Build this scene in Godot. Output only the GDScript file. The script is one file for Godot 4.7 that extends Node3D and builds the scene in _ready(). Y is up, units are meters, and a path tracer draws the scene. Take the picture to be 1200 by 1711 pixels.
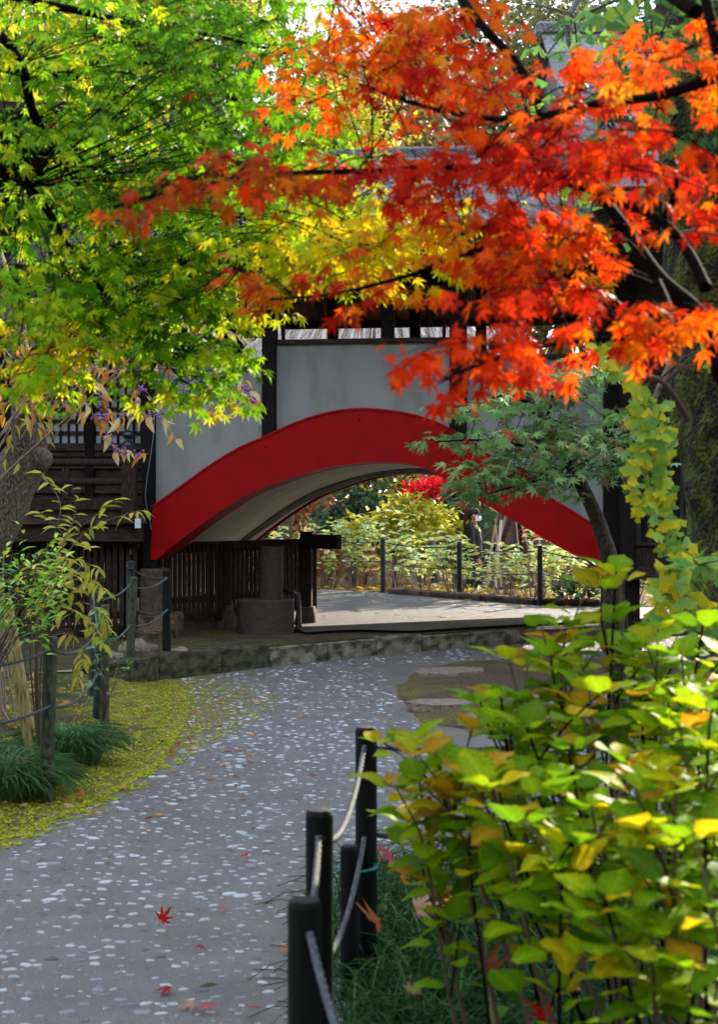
extends Node3D
# A red-arched covered bridge over a garden path in autumn. Metres, y up, camera at the origin of the plan looking along -z.

class Geo:
	var v := PackedVector3Array()
	var n := PackedVector3Array()
	var c := PackedColorArray()
	var u := PackedVector2Array()
	var ix := PackedInt32Array()
	var col := Color.WHITE

	func vert(p: Vector3, nm: Vector3, uv := Vector2.ZERO) -> int:
		v.append(p); n.append(nm); c.append(col); u.append(uv)
		return v.size() - 1

	func face(a: int, b: int, d: int) -> void:   # counter-clockwise seen from outside
		ix.append(a); ix.append(d); ix.append(b)

	func tri(a: Vector3, b: Vector3, d: Vector3) -> void:
		var nm := (b - a).cross(d - a).normalized()
		face(vert(a, nm), vert(b, nm), vert(d, nm))

	func quad(a: Vector3, b: Vector3, d: Vector3, e: Vector3) -> void:
		var nm := (d - a).cross(e - b).normalized()
		var i := vert(a, nm, Vector2(0, 0))
		vert(b, nm, Vector2(1, 0)); vert(d, nm, Vector2(1, 1)); vert(e, nm, Vector2(0, 1))
		face(i, i + 1, i + 2); face(i, i + 2, i + 3)

	func box(at: Vector3, size: Vector3, b := Basis(), bev := 0.006) -> void:   # a box with chamfered edges
		var h := size * 0.5
		bev = minf(bev, minf(h.x, minf(h.y, h.z)) * 0.45)
		var g := h - Vector3(bev, bev, bev)
		var pt := func(sx: float, sy: float, sz: float, k: int) -> Vector3:
			var q := Vector3(sx * (h.x if k == 0 else g.x), sy * (h.y if k == 1 else g.y), sz * (h.z if k == 2 else g.z))
			return at + b * q
		for k in 3:
			for s: float in [-1.0, 1.0]:
				var q := []
				for w: Vector2 in [Vector2(-1, -1), Vector2(1, -1), Vector2(1, 1), Vector2(-1, 1)]:
					var a := [0.0, 0.0, 0.0]
					a[k] = s; a[(k + 1) % 3] = w.x * s; a[(k + 2) % 3] = w.y
					q.append(pt.call(a[0], a[1], a[2], k))
				quad(q[0], q[1], q[2], q[3])
		if bev <= 0.0005:
			return
		for k in 3:
			var k1 := (k + 1) % 3
			var k2 := (k + 2) % 3
			for s1: float in [-1.0, 1.0]:
				for s2: float in [-1.0, 1.0]:
					var a := [0.0, 0.0, 0.0]
					a[k1] = s1; a[k2] = s2; a[k] = -1.0
					var p0: Vector3 = pt.call(a[0], a[1], a[2], k1)
					var p3: Vector3 = pt.call(a[0], a[1], a[2], k2)
					a[k] = 1.0
					var p1: Vector3 = pt.call(a[0], a[1], a[2], k1)
					var p2: Vector3 = pt.call(a[0], a[1], a[2], k2)
					if s1 * s2 > 0: quad(p0, p3, p2, p1)
					else: quad(p0, p1, p2, p3)
		for sx: float in [-1.0, 1.0]:
			for sy: float in [-1.0, 1.0]:
				for sz: float in [-1.0, 1.0]:
					var p0: Vector3 = pt.call(sx, sy, sz, 0)
					var p1: Vector3 = pt.call(sx, sy, sz, 1)
					var p2: Vector3 = pt.call(sx, sy, sz, 2)
					if sx * sy * sz > 0: tri(p0, p1, p2)
					else: tri(p0, p2, p1)

	func beam(a: Vector3, b: Vector3, w: float, h: float, bev := 0.006, up := Vector3.UP) -> void:   # a chamfered bar from a to b, w wide and h high
		var z := (b - a).normalized()
		if absf(z.dot(up)) > 0.98: up = Vector3.FORWARD
		var x := up.cross(z).normalized()
		box((a + b) * 0.5, Vector3(w, h, a.distance_to(b)), Basis(x, z.cross(x), z), bev)

	func tube(p: PackedVector3Array, r: PackedFloat32Array, sides := 6, cap := true, rough := 0.0, noise: FastNoiseLite = null) -> void:
		var m := p.size()
		var t := (p[1] - p[0]).normalized()
		var x := t.cross(Vector3(0.31, 0.2, 0.93)).normalized()
		var first := v.size()
		var run := 0.0
		for i in m:
			var t2 := (p[mini(i + 1, m - 1)] - p[maxi(i - 1, 0)]).normalized()
			x = (x - t2 * x.dot(t2)).normalized()
			var y := t2.cross(x)
			if i > 0: run += p[i].distance_to(p[i - 1])
			for k in sides + 1:
				var an := TAU * k / sides
				var dir := x * cos(an) + y * sin(an)
				var rr := r[i]
				if noise != null: rr *= 1.0 + rough * noise.get_noise_3dv((p[i] + dir * rr) * 100.0)
				vert(p[i] + dir * rr, dir, Vector2(float(k) / sides, run))
		for i in m - 1:
			for k in sides:
				var a := first + i * (sides + 1) + k
				face(a, a + 1, a + sides + 2); face(a, a + sides + 2, a + sides + 1)
		if cap:
			for e: int in [0, m - 1]:
				var t3 := (p[1] - p[0]).normalized() * -1.0 if e == 0 else (p[m - 1] - p[m - 2]).normalized()
				var mid := vert(p[e], t3)
				for k in sides:
					var a := vert(v[first + e * (sides + 1) + k], t3)
					var b := vert(v[first + e * (sides + 1) + k + 1], t3)
					if e == 0: face(mid, b, a)
					else: face(mid, a, b)

	func lathe(prof: PackedVector2Array, sides: int, xf := Transform3D(), turn := 0.0) -> void:   # prof: (radius, height) from the bottom up
		for i in prof.size() - 1:
			var a := prof[i]
			var b := prof[i + 1]
			var e := b - a
			if e.length() < 1e-6: continue
			var nn := Vector2(e.y, -e.x).normalized()
			var first := v.size()
			for k in sides + 1:
				var an := TAU * k / sides + turn
				var ca := cos(an)
				var sa := sin(an)
				var nm := (xf.basis * Vector3(ca * nn.x, nn.y, sa * nn.x)).normalized()
				vert(xf * Vector3(a.x * ca, a.y, a.x * sa), nm, Vector2(float(k) / sides, a.y))
				vert(xf * Vector3(b.x * ca, b.y, b.x * sa), nm, Vector2(float(k) / sides, b.y))
			for k in sides:
				var q := first + k * 2
				face(q, q + 1, q + 3); face(q, q + 3, q + 2)

	func extrude(o: PackedVector2Array, z0: float, z1: float) -> void:   # an outline in x,y with thickness from z0 to z1
		if Geometry2D.is_polygon_clockwise(o):
			o = o.duplicate(); o.reverse()
		var t := Geometry2D.triangulate_polygon(o)
		for i in range(0, t.size(), 3):
			var a := o[t[i]]
			var b := o[t[i + 1]]
			var d := o[t[i + 2]]
			if (b - a).cross(d - a) < 0:
				var w := b; b = d; d = w
			tri(Vector3(a.x, a.y, z1), Vector3(b.x, b.y, z1), Vector3(d.x, d.y, z1))
			tri(Vector3(a.x, a.y, z0), Vector3(d.x, d.y, z0), Vector3(b.x, b.y, z0))
		for i in o.size():
			var a := o[i]
			var b := o[(i + 1) % o.size()]
			quad(Vector3(a.x, a.y, z0), Vector3(b.x, b.y, z0), Vector3(b.x, b.y, z1), Vector3(a.x, a.y, z1))

	func put(g: Geo, xf := Transform3D()) -> void:
		var f := v.size()
		for i in g.v.size():
			v.append(xf * g.v[i]); n.append((xf.basis * g.n[i]).normalized()); c.append(g.c[i]); u.append(g.u[i])
		for i in g.ix: ix.append(f + i)

	func smooth() -> void:   # normals from the faces, shared by points that lie together
		var at := {}
		for i in range(0, ix.size(), 3):
			var w := (v[ix[i + 2]] - v[ix[i]]).cross(v[ix[i + 1]] - v[ix[i]])
			for k in 3:
				var q := v[ix[i + k]].snappedf(0.0001)
				at[q] = at.get(q, Vector3.ZERO) + w
		for i in v.size():
			var w: Vector3 = at.get(v[i].snappedf(0.0001), Vector3.UP)
			n[i] = w.normalized() if w.length() > 1e-12 else Vector3.UP

	func mesh() -> ArrayMesh:
		var a := []
		a.resize(Mesh.ARRAY_MAX)
		a[Mesh.ARRAY_VERTEX] = v; a[Mesh.ARRAY_NORMAL] = n; a[Mesh.ARRAY_COLOR] = c; a[Mesh.ARRAY_TEX_UV] = u; a[Mesh.ARRAY_INDEX] = ix
		var m := ArrayMesh.new()
		m.add_surface_from_arrays(Mesh.PRIMITIVE_TRIANGLES, a)
		return m

const FOCAL := 2600.0   # the photograph's focal length in its own pixels; measured places are turned into metres with it
const EYE := 1.5
var rng := RandomNumberGenerator.new()
var M := {}
var taken := {}
var wob := FastNoiseLite.new()

func at(px: float, py: float, d: float) -> Vector3:   # a measured place in the photograph at a depth in metres
	return Vector3((px - 600.0) * d / FOCAL, EYE - (py - 855.0) * d / FOCAL, -d)

func rf(a: float, b: float) -> float:
	return rng.randf_range(a, b)

func rdir() -> Vector3:
	return Vector3(rng.randfn(), rng.randfn(), rng.randfn()).normalized()

func numbered(s: String) -> String:
	var k: int = taken.get(s, 0)
	taken[s] = k + 1
	return s if k == 0 else "%s_%03d" % [s, k]

func tag(o: Node, label: String, category := "", group := "", kind := "") -> Node:
	if label != "": o.set_meta("label", label)
	if category != "": o.set_meta("category", category)
	if group != "": o.set_meta("group", group)
	if kind != "": o.set_meta("kind", kind)
	return o

func thing(called: String, label: String, category: String, where := Vector3.ZERO, turn := 0.0, group := "") -> Node3D:
	var o := Node3D.new()
	o.name = numbered(called)
	add_child(o)
	o.position = where
	o.rotation.y = turn
	tag(o, label, category, group)
	return o

func part(called: String, m: Variant, mat: Material, parent: Node = null, xf := Transform3D()) -> MeshInstance3D:
	var o := MeshInstance3D.new()
	o.mesh = m.mesh() if m is Geo else m
	o.material_override = mat
	if parent == null:
		o.name = numbered(called)
		add_child(o)
	else:
		var key := "%d/%s" % [parent.get_instance_id(), called]
		var k: int = taken.get(key, 0)
		taken[key] = k + 1
		o.name = called if k == 0 else "%s_%03d" % [called, k]
		parent.add_child(o)
	o.transform = xf
	return o

func struct(called: String, m: Variant, mat: Material, label := "") -> MeshInstance3D:
	var o := part(called, m, mat)
	tag(o, label, "", "", "structure")
	return o

func many(called: String, m: Mesh, mat: Material, xs: Array, cs: Array, parent: Node = null) -> MultiMeshInstance3D:
	var mm := MultiMesh.new()
	mm.transform_format = MultiMesh.TRANSFORM_3D
	mm.use_colors = true
	mm.mesh = m
	mm.instance_count = xs.size()
	for i in xs.size():
		mm.set_instance_transform(i, xs[i]); mm.set_instance_color(i, cs[i])
	var o := MultiMeshInstance3D.new()
	o.multimesh = mm
	o.material_override = mat
	o.set_meta("kind", "stuff")
	if parent == null:
		o.name = numbered(called)
		add_child(o)
	else:
		o.name = called
		parent.add_child(o, true)
	return o

func noise(freq: float, s: int, oct := 4, kind := FastNoiseLite.TYPE_SIMPLEX_SMOOTH) -> FastNoiseLite:
	var f := FastNoiseLite.new()
	f.noise_type = kind
	f.frequency = freq
	f.seed = s
	f.fractal_octaves = oct
	return f

func ntex(f: FastNoiseLite, stops: Array, size := 512) -> NoiseTexture2D:   # stops: [offset, sRGB colour, ...]
	var t := NoiseTexture2D.new()
	t.width = size; t.height = size
	t.seamless = true
	t.noise = f
	var g := Gradient.new()
	var off := PackedFloat32Array()
	var cl := PackedColorArray()
	for i in range(0, stops.size(), 2):
		off.append(stops[i]); cl.append(stops[i + 1])
	g.offsets = off; g.colors = cl
	t.color_ramp = g
	return t

func lin(r: float, g: float, b: float) -> Color:   # a base colour given in linear values
	return Color(r, g, b).linear_to_srgb()

func mat(base: Color, rough := 0.8, tex: Texture2D = null, scale := Vector3.ONE, bump: Texture2D = null, depth := 0.0, world := true) -> StandardMaterial3D:
	var m := StandardMaterial3D.new()
	m.albedo_color = base
	m.roughness = rough
	if tex != null or bump != null:
		m.uv1_triplanar = true
		m.uv1_world_triplanar = world
		m.uv1_scale = scale
	if tex != null: m.albedo_texture = tex
	if bump != null:
		m.heightmap_enabled = true
		m.heightmap_texture = bump
		m.heightmap_scale = depth
	return m

func leafmat(base := Color.WHITE, rough := 0.45, through := 0.8) -> StandardMaterial3D:
	var m := mat(base, rough)
	m.vertex_color_use_as_albedo = true
	m.backlight_enabled = true
	m.backlight = Color(through, through, through).linear_to_srgb()
	m.cull_mode = BaseMaterial3D.CULL_DISABLED
	return m

func curve(p: Array, steps: int) -> PackedVector3Array:   # a smooth line through points
	var out := PackedVector3Array()
	for i in p.size() - 1:
		var a: Vector3 = p[maxi(i - 1, 0)]
		var b: Vector3 = p[i]
		var d: Vector3 = p[i + 1]
		var e: Vector3 = p[mini(i + 2, p.size() - 1)]
		for k in steps:
			out.append(b.cubic_interpolate(d, a, e, float(k) / steps))
	out.append(p[p.size() - 1])
	return out

func taper(m: int, a: float, b: float, pw := 1.0) -> PackedFloat32Array:
	var r := PackedFloat32Array()
	for i in m: r.append(lerpf(a, b, pow(float(i) / maxi(m - 1, 1), pw)))
	return r

func rope_line(a: Vector3, b: Vector3, sag: float, k := 12) -> PackedVector3Array:
	var p := PackedVector3Array()
	for i in k + 1:
		var t := float(i) / k
		p.append(a.lerp(b, t) - Vector3(0, sag * 4.0 * t * (1.0 - t), 0))
	return p

func make_materials() -> void:
	var fine := noise(0.02, 3, 5)
	var grit := noise(0.09, 5, 3)
	var coarse := noise(0.008, 7, 5)
	var cell := noise(0.03, 9, 2, FastNoiseLite.TYPE_CELLULAR)
	var g_fine := ntex(fine, [0.0, Color.BLACK, 1.0, Color.WHITE])
	var g_grit := ntex(grit, [0.25, Color.BLACK, 0.75, Color.WHITE])
	var g_cell := ntex(cell, [0.0, Color.BLACK, 0.6, Color.WHITE], 256)
	M.g_fine = g_fine; M.g_grit = g_grit
	# earth and moss: the ground's own colours come with its points, the grain from here
	var soil := ntex(noise(0.045, 21, 4), [0.25, Color(0.42, 0.4, 0.36), 0.5, Color(0.8, 0.8, 0.76), 0.75, Color(1, 1, 0.96)])
	M.ground = mat(Color.WHITE, 0.95, soil, Vector3(2.1, 2.1, 2.1), g_grit, 2.2)
	M.ground.vertex_color_use_as_albedo = true
	var agg := ntex(noise(0.13, 31, 3), [0.22, Color(0.36, 0.34, 0.34), 0.4, Color(0.72, 0.7, 0.69), 0.58, Color(0.84, 0.825, 0.81), 0.76, Color(1, 0.985, 0.965)])
	M.path = mat(Color.WHITE, 0.72, agg, Vector3(3.4, 3.4, 3.4), g_grit, 1.3)
	M.path.vertex_color_use_as_albedo = true
	M.path.metallic_specular = 0.6
	M.road = mat(lin(0.12, 0.122, 0.13), 0.55, agg, Vector3(1.9, 1.9, 1.9), g_grit, 0.3)
	var conc := ntex(noise(0.02, 41, 5), [0.2, Color(0.72, 0.72, 0.68), 0.45, Color(0.86, 0.85, 0.82), 0.7, Color(1, 0.98, 0.95)])
	var mossy := ntex(noise(0.012, 43, 5), [0.3, Color(0.42, 0.46, 0.2), 0.4, Color(0.55, 0.56, 0.38), 0.5, Color(0.82, 0.8, 0.74), 0.7, Color(1, 0.98, 0.94)])
	M.kerb = mat(lin(0.26, 0.245, 0.21), 0.9, mossy, Vector3(1.1, 1.1, 1.1), g_grit, 0.8)
	M.mossy_kerb = mat(lin(0.1, 0.1, 0.05), 0.95, mossy, Vector3(1.6, 1.6, 1.6), g_grit, 1.5)
	M.stone = mat(lin(0.1, 0.066, 0.047), 0.9, conc, Vector3(1.3, 1.3, 1.3), g_grit, 0.7)
	M.mossy_stone = mat(lin(0.15, 0.1, 0.07), 0.9, mossy, Vector3(0.9, 0.9, 0.9), g_grit, 0.8)
	M.column = mat(lin(0.058, 0.034, 0.025), 0.75, conc, Vector3(1.7, 1.7, 1.7), g_grit, 0.3)
	M.slab = mat(lin(0.27, 0.215, 0.17), 0.9, conc, Vector3(1.1, 1.1, 1.1), g_grit, 0.8)
	# paint and wood
	var flaw := ntex(noise(0.01, 51, 6), [0.2, Color(0.89, 0.89, 0.87), 0.45, Color(0.97, 0.97, 0.965), 0.8, Color.WHITE])
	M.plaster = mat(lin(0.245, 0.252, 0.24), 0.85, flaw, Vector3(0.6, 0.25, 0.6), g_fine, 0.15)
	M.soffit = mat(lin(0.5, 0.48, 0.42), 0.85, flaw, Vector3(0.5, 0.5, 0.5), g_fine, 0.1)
	var redflaw := ntex(noise(0.014, 53, 6), [0.2, Color(0.92, 0.92, 0.92), 0.42, Color(0.97, 0.97, 0.97), 0.8, Color.WHITE])
	M.red = mat(lin(0.3, 0.0012, 0.0025), 0.5, redflaw, Vector3(0.6, 0.6, 0.6), g_fine, 0.08)
	M.red.metallic_specular = 0.25
	var grain := ntex(noise(0.03, 55, 5), [0.25, Color(0.5, 0.48, 0.46), 0.5, Color(0.78, 0.76, 0.74), 0.8, Color(1, 1, 1)])
	M.wood_v = mat(lin(0.014, 0.0105, 0.009), 0.7, grain, Vector3(5.0, 0.5, 5.0), g_fine, 0.3)
	M.wood_h = mat(lin(0.062, 0.045, 0.036), 0.7, grain, Vector3(0.5, 5.0, 5.0), g_fine, 0.3)
	M.wood_pale = mat(lin(0.09, 0.07, 0.06), 0.8, grain, Vector3(0.6, 6.0, 6.0), g_fine, 0.3)
	M.slat = mat(lin(0.046, 0.032, 0.025), 0.75, grain, Vector3(6.0, 0.6, 6.0), g_fine, 0.3)
	M.slat_light = mat(lin(0.046, 0.032, 0.025), 0.75, grain, Vector3(6.0, 0.6, 6.0), g_fine, 0.3)
	M.ceiling = mat(lin(0.16, 0.09, 0.055), 0.8, grain, Vector3(0.6, 5.0, 5.0), g_fine, 0.2)
	M.shingles = []
	for k in 4:
		var t := 0.12 + 0.045 * k
		M.shingles.append(mat(lin(t, t * 1.02, t * 1.06), 0.6, grain, Vector3(2.0, 2.0, 2.0), g_fine, 0.4))
	for k in ["wood_v", "wood_h", "slat", "slat_light", "wood_pale"]: M[k].metallic_specular = 0.25
	M.paper = mat(lin(0.62, 0.66, 0.72), 0.9, flaw, Vector3.ONE, g_fine, 0.1)
	M.metal_black = mat(lin(0.012, 0.013, 0.016), 0.35, null, Vector3.ONE, g_fine, 0.05)
	M.cloth = mat(lin(0.2, 0.21, 0.165), 0.9, flaw, Vector3(3, 3, 3), g_fine, 0.3)
	M.post_black = mat(lin(0.004, 0.0048, 0.005), 0.55, flaw, Vector3(4, 1, 4), g_grit, 0.08)
	var worn := ntex(noise(0.02, 61, 5), [0.3, Color(0.42, 0.45, 0.36), 0.5, Color(0.7, 0.7, 0.6), 0.75, Color(1, 0.98, 0.86)])
	M.post_black.metallic_specular = 0.3
	M.post_green = mat(lin(0.075, 0.09, 0.06), 0.6, worn, Vector3(5, 1.2, 5), g_grit, 0.15)
	M.post_blue = mat(lin(0.03, 0.05, 0.06), 0.5, worn, Vector3(5, 1.2, 5), g_grit, 0.1)
	var strand := ntex(noise(0.06, 63, 3), [0.3, Color(0.55, 0.56, 0.57), 0.7, Color.WHITE], 128)
	M.rope = mat(lin(0.14, 0.15, 0.157), 0.7, strand, Vector3(9, 9, 9), g_grit, 0.3)
	M.rope_dark = mat(lin(0.05, 0.052, 0.056), 0.7, strand, Vector3(9, 9, 9), g_grit, 0.3)
	M.twine = mat(lin(0.01, 0.22, 0.2), 0.6)
	M.wire = mat(lin(0.2, 0.2, 0.19), 0.6)
	var cane := ntex(noise(0.03, 65, 4), [0.3, Color(0.6, 0.58, 0.48), 0.6, Color.WHITE], 256)
	M.bamboo = mat(lin(0.4, 0.32, 0.12), 0.5, cane, Vector3(8, 1.0, 8), g_fine, 0.1)
	# bark
	var barkc := ntex(noise(0.035, 71, 5), [0.25, Color(0.3, 0.3, 0.3), 0.45, Color(0.62, 0.6, 0.58), 0.75, Color(1, 0.98, 0.95)])
	var barkh := ntex(noise(0.03, 73, 4, FastNoiseLite.TYPE_CELLULAR), [0.0, Color.WHITE, 1.0, Color.BLACK])
	M.bark = mat(lin(0.1, 0.07, 0.05), 0.9, barkc, Vector3(5, 1.6, 5), barkh, 1.4)
	M.bark_dark = mat(lin(0.014, 0.01, 0.009), 0.85, barkc, Vector3(6, 3, 6), g_grit, 0.5)
	M.bark_dark.metallic_specular = 0.15
	M.bark_grey = mat(lin(0.33, 0.28, 0.2), 0.9, barkc, Vector3(4, 1.6, 4), g_grit, 1.0)
	M.bark_pale = mat(lin(0.5, 0.47, 0.43), 0.85, barkc, Vector3(8, 8, 8), g_grit, 0.4)
	M.twig = mat(lin(0.11, 0.07, 0.045), 0.8)
	M.twig_pale = mat(lin(0.33, 0.25, 0.17), 0.8)
	M.twig_white = mat(lin(0.62, 0.56, 0.52), 0.8)
	var mb := ntex(noise(0.018, 75, 5), [0.3, Color(0.1, 0.09, 0.075), 0.47, Color(0.26, 0.23, 0.19), 0.54, Color(0.24, 0.27, 0.08), 0.68, Color(0.4, 0.44, 0.08)])
	M.bark_moss = mat(lin(0.95, 0.93, 0.88), 0.95, mb, Vector3(1.6, 0.9, 1.6), g_grit, 2.5)
	M.house_wall = mat(lin(0.2, 0.13, 0.105), 0.85, grain, Vector3(0.6, 4.0, 4.0), g_fine, 0.2)
	M.globe = mat(lin(0.82, 0.82, 0.8), 0.25)
	M.cloth_body = mat(Color.WHITE, 0.75)
	M.cloth_body.vertex_color_use_as_albedo = true
	M.leaf = leafmat(Color.WHITE, 0.5, 1.0)
	M.leaf.metallic_specular = 0.14
	M.leaf_dull = leafmat(Color.WHITE, 0.55, 0.8)
	M.leaf_dull.metallic_specular = 0.2
	M.leaf_waxy = leafmat(Color.WHITE, 0.3, 0.6)
	M.blade = leafmat(Color.WHITE, 0.6, 0.4)
	M.blade.metallic_specular = 0.3
	# the leaf of the near bush: veins and small brown specks laid out along the leaf
	var vi := Image.create(96, 160, false, Image.FORMAT_RGB8)
	var sp := noise(0.09, 81, 3)
	for y in 160:
		for x in 96:
			var u := absf(x - 47.5) / 48.0
			var t := y / 160.0
			var k := fposmod((t - u * 0.3) * 8.5, 1.0)
			var vein := maxf(exp(-u * 22.0), exp(-minf(k, 1.0 - k) * 16.0) * 0.6 * (1.0 - u * 0.5))
			var net := 0.06 * sp.get_noise_2d(x * 3.0, y * 3.0)
			var c := Color(0.86, 0.88, 0.84).lerp(Color(1, 1, 0.82), vein) * (1.0 + net)
			if sp.get_noise_2d(x * 1.3 + 200.0, y * 1.3) > 0.47: c = c * Color(0.5, 0.36, 0.22)
			elif u > 0.8 and sp.get_noise_2d(x * 0.7, y * 0.7 + 90.0) > 0.12: c = c * Color(0.85, 0.66, 0.4)
			vi.set_pixel(x, y, c)
	M.leaf_veined = leafmat(Color.WHITE, 0.45, 1.0)
	M.leaf_veined.metallic_specular = 0.16
	M.leaf_veined.albedo_texture = ImageTexture.create_from_image(vi)
	M.leaf_veined.heightmap_enabled = true
	M.leaf_veined.heightmap_texture = ImageTexture.create_from_image(vi)
	M.leaf_veined.heightmap_scale = -0.25
	M.pebbles = []
	for t: Array in [[0.1, 0.107, 0.117], [0.17, 0.183, 0.198], [0.28, 0.3, 0.32], [0.33, 0.343, 0.355], [0.4, 0.41, 0.418], [0.06, 0.062, 0.068]]:
		M.pebbles.append(mat(lin(t[0], t[1], t[2]), 0.42, flaw, Vector3(9, 9, 9), g_fine, 0.05))
	M.pebble_far = mat(Color.WHITE, 0.42)
	M.pebble_far.vertex_color_use_as_albedo = true

# ---------------------------------------------------------------- the ground in plan: x to the right, d away from the camera

func base_h(d: float) -> float:
	return 0.0167 * (clampf(d, 0.0, 15.0) - 4.0)

func along(t: float, p: Array) -> float:   # linear through [key, value] rows
	if t <= p[0][0]: return p[0][1]
	for i in p.size() - 1:
		if t <= p[i + 1][0]:
			return lerpf(p[i][1], p[i + 1][1], (t - p[i][0]) / (p[i + 1][0] - p[i][0]))
	return p[p.size() - 1][1]

const PATH_LEFT := [[3.0, -3.0], [4.5, -2.3], [6.75, -1.56], [7.3, -1.4], [7.93, -1.22], [8.7, -1.1], [9.5, -1.12], [10.6, -1.16], [11.7, -1.3], [12.6, -1.55]]
const KERB := [[-9.0, 9.5], [-2.6, 10.9], [-1.85, 11.6], [-1.6, 12.45], [-0.92, 13.2], [0.22, 14.35], [1.17, 15.1], [3.0, 16.3], [9.0, 19.5]]
const FAR_EDGE := [[-9.0, 23.5], [-0.7, 22.9], [0.45, 21.6], [2.2, 18.9], [3.5, 18.4], [9.0, 20.8]]
const UP := 0.345

func far_edge(x: float) -> float:
	return along(x, FAR_EDGE)

func left_edge(d: float) -> float:
	return along(d, PATH_LEFT)

func kerb_d(x: float) -> float:
	return along(x, KERB)

func front_h(x: float, d: float) -> float:
	var h := base_h(d)
	var out := left_edge(d) - x
	h += smoothstep(0.0, 1.3, out) * lerpf(0.05, 0.2, smoothstep(8.0, 11.5, d))
	h += smoothstep(-0.3, 0.3, d - kerb_d(x)) * smoothstep(-1.5, -2.2, x) * (UP - h) * 0.9
	return h

func far_h(x: float, d: float) -> float:
	return UP + 0.0 * x - 0.5 * smoothstep(23.6, 26.5, d) + maxf(0.0, d - 40.0) * 0.02

func ground_h(x: float, d: float) -> float:
	return front_h(x, d) if d < kerb_d(x) else far_h(x, d)

func sheet(xs: Array, ds: Array, h: Callable, paint: Callable) -> Geo:
	var g := Geo.new()
	for d: float in ds:
		for x: float in xs:
			g.col = paint.call(x, d)
			g.vert(Vector3(x, h.call(x, d), -d), Vector3.UP, Vector2(x, d))
	var w := xs.size()
	for j in ds.size() - 1:
		for i in w - 1:
			var a := j * w + i
			g.face(a, a + 1, a + w + 1); g.face(a, a + w + 1, a + w)
	g.smooth()
	return g

func steps(a: float, b: float, s: float) -> Array:
	var o := []
	var k := maxi(1, int(round((b - a) / s)))
	for i in k + 1: o.append(lerpf(a, b, float(i) / k))
	return o

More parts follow.
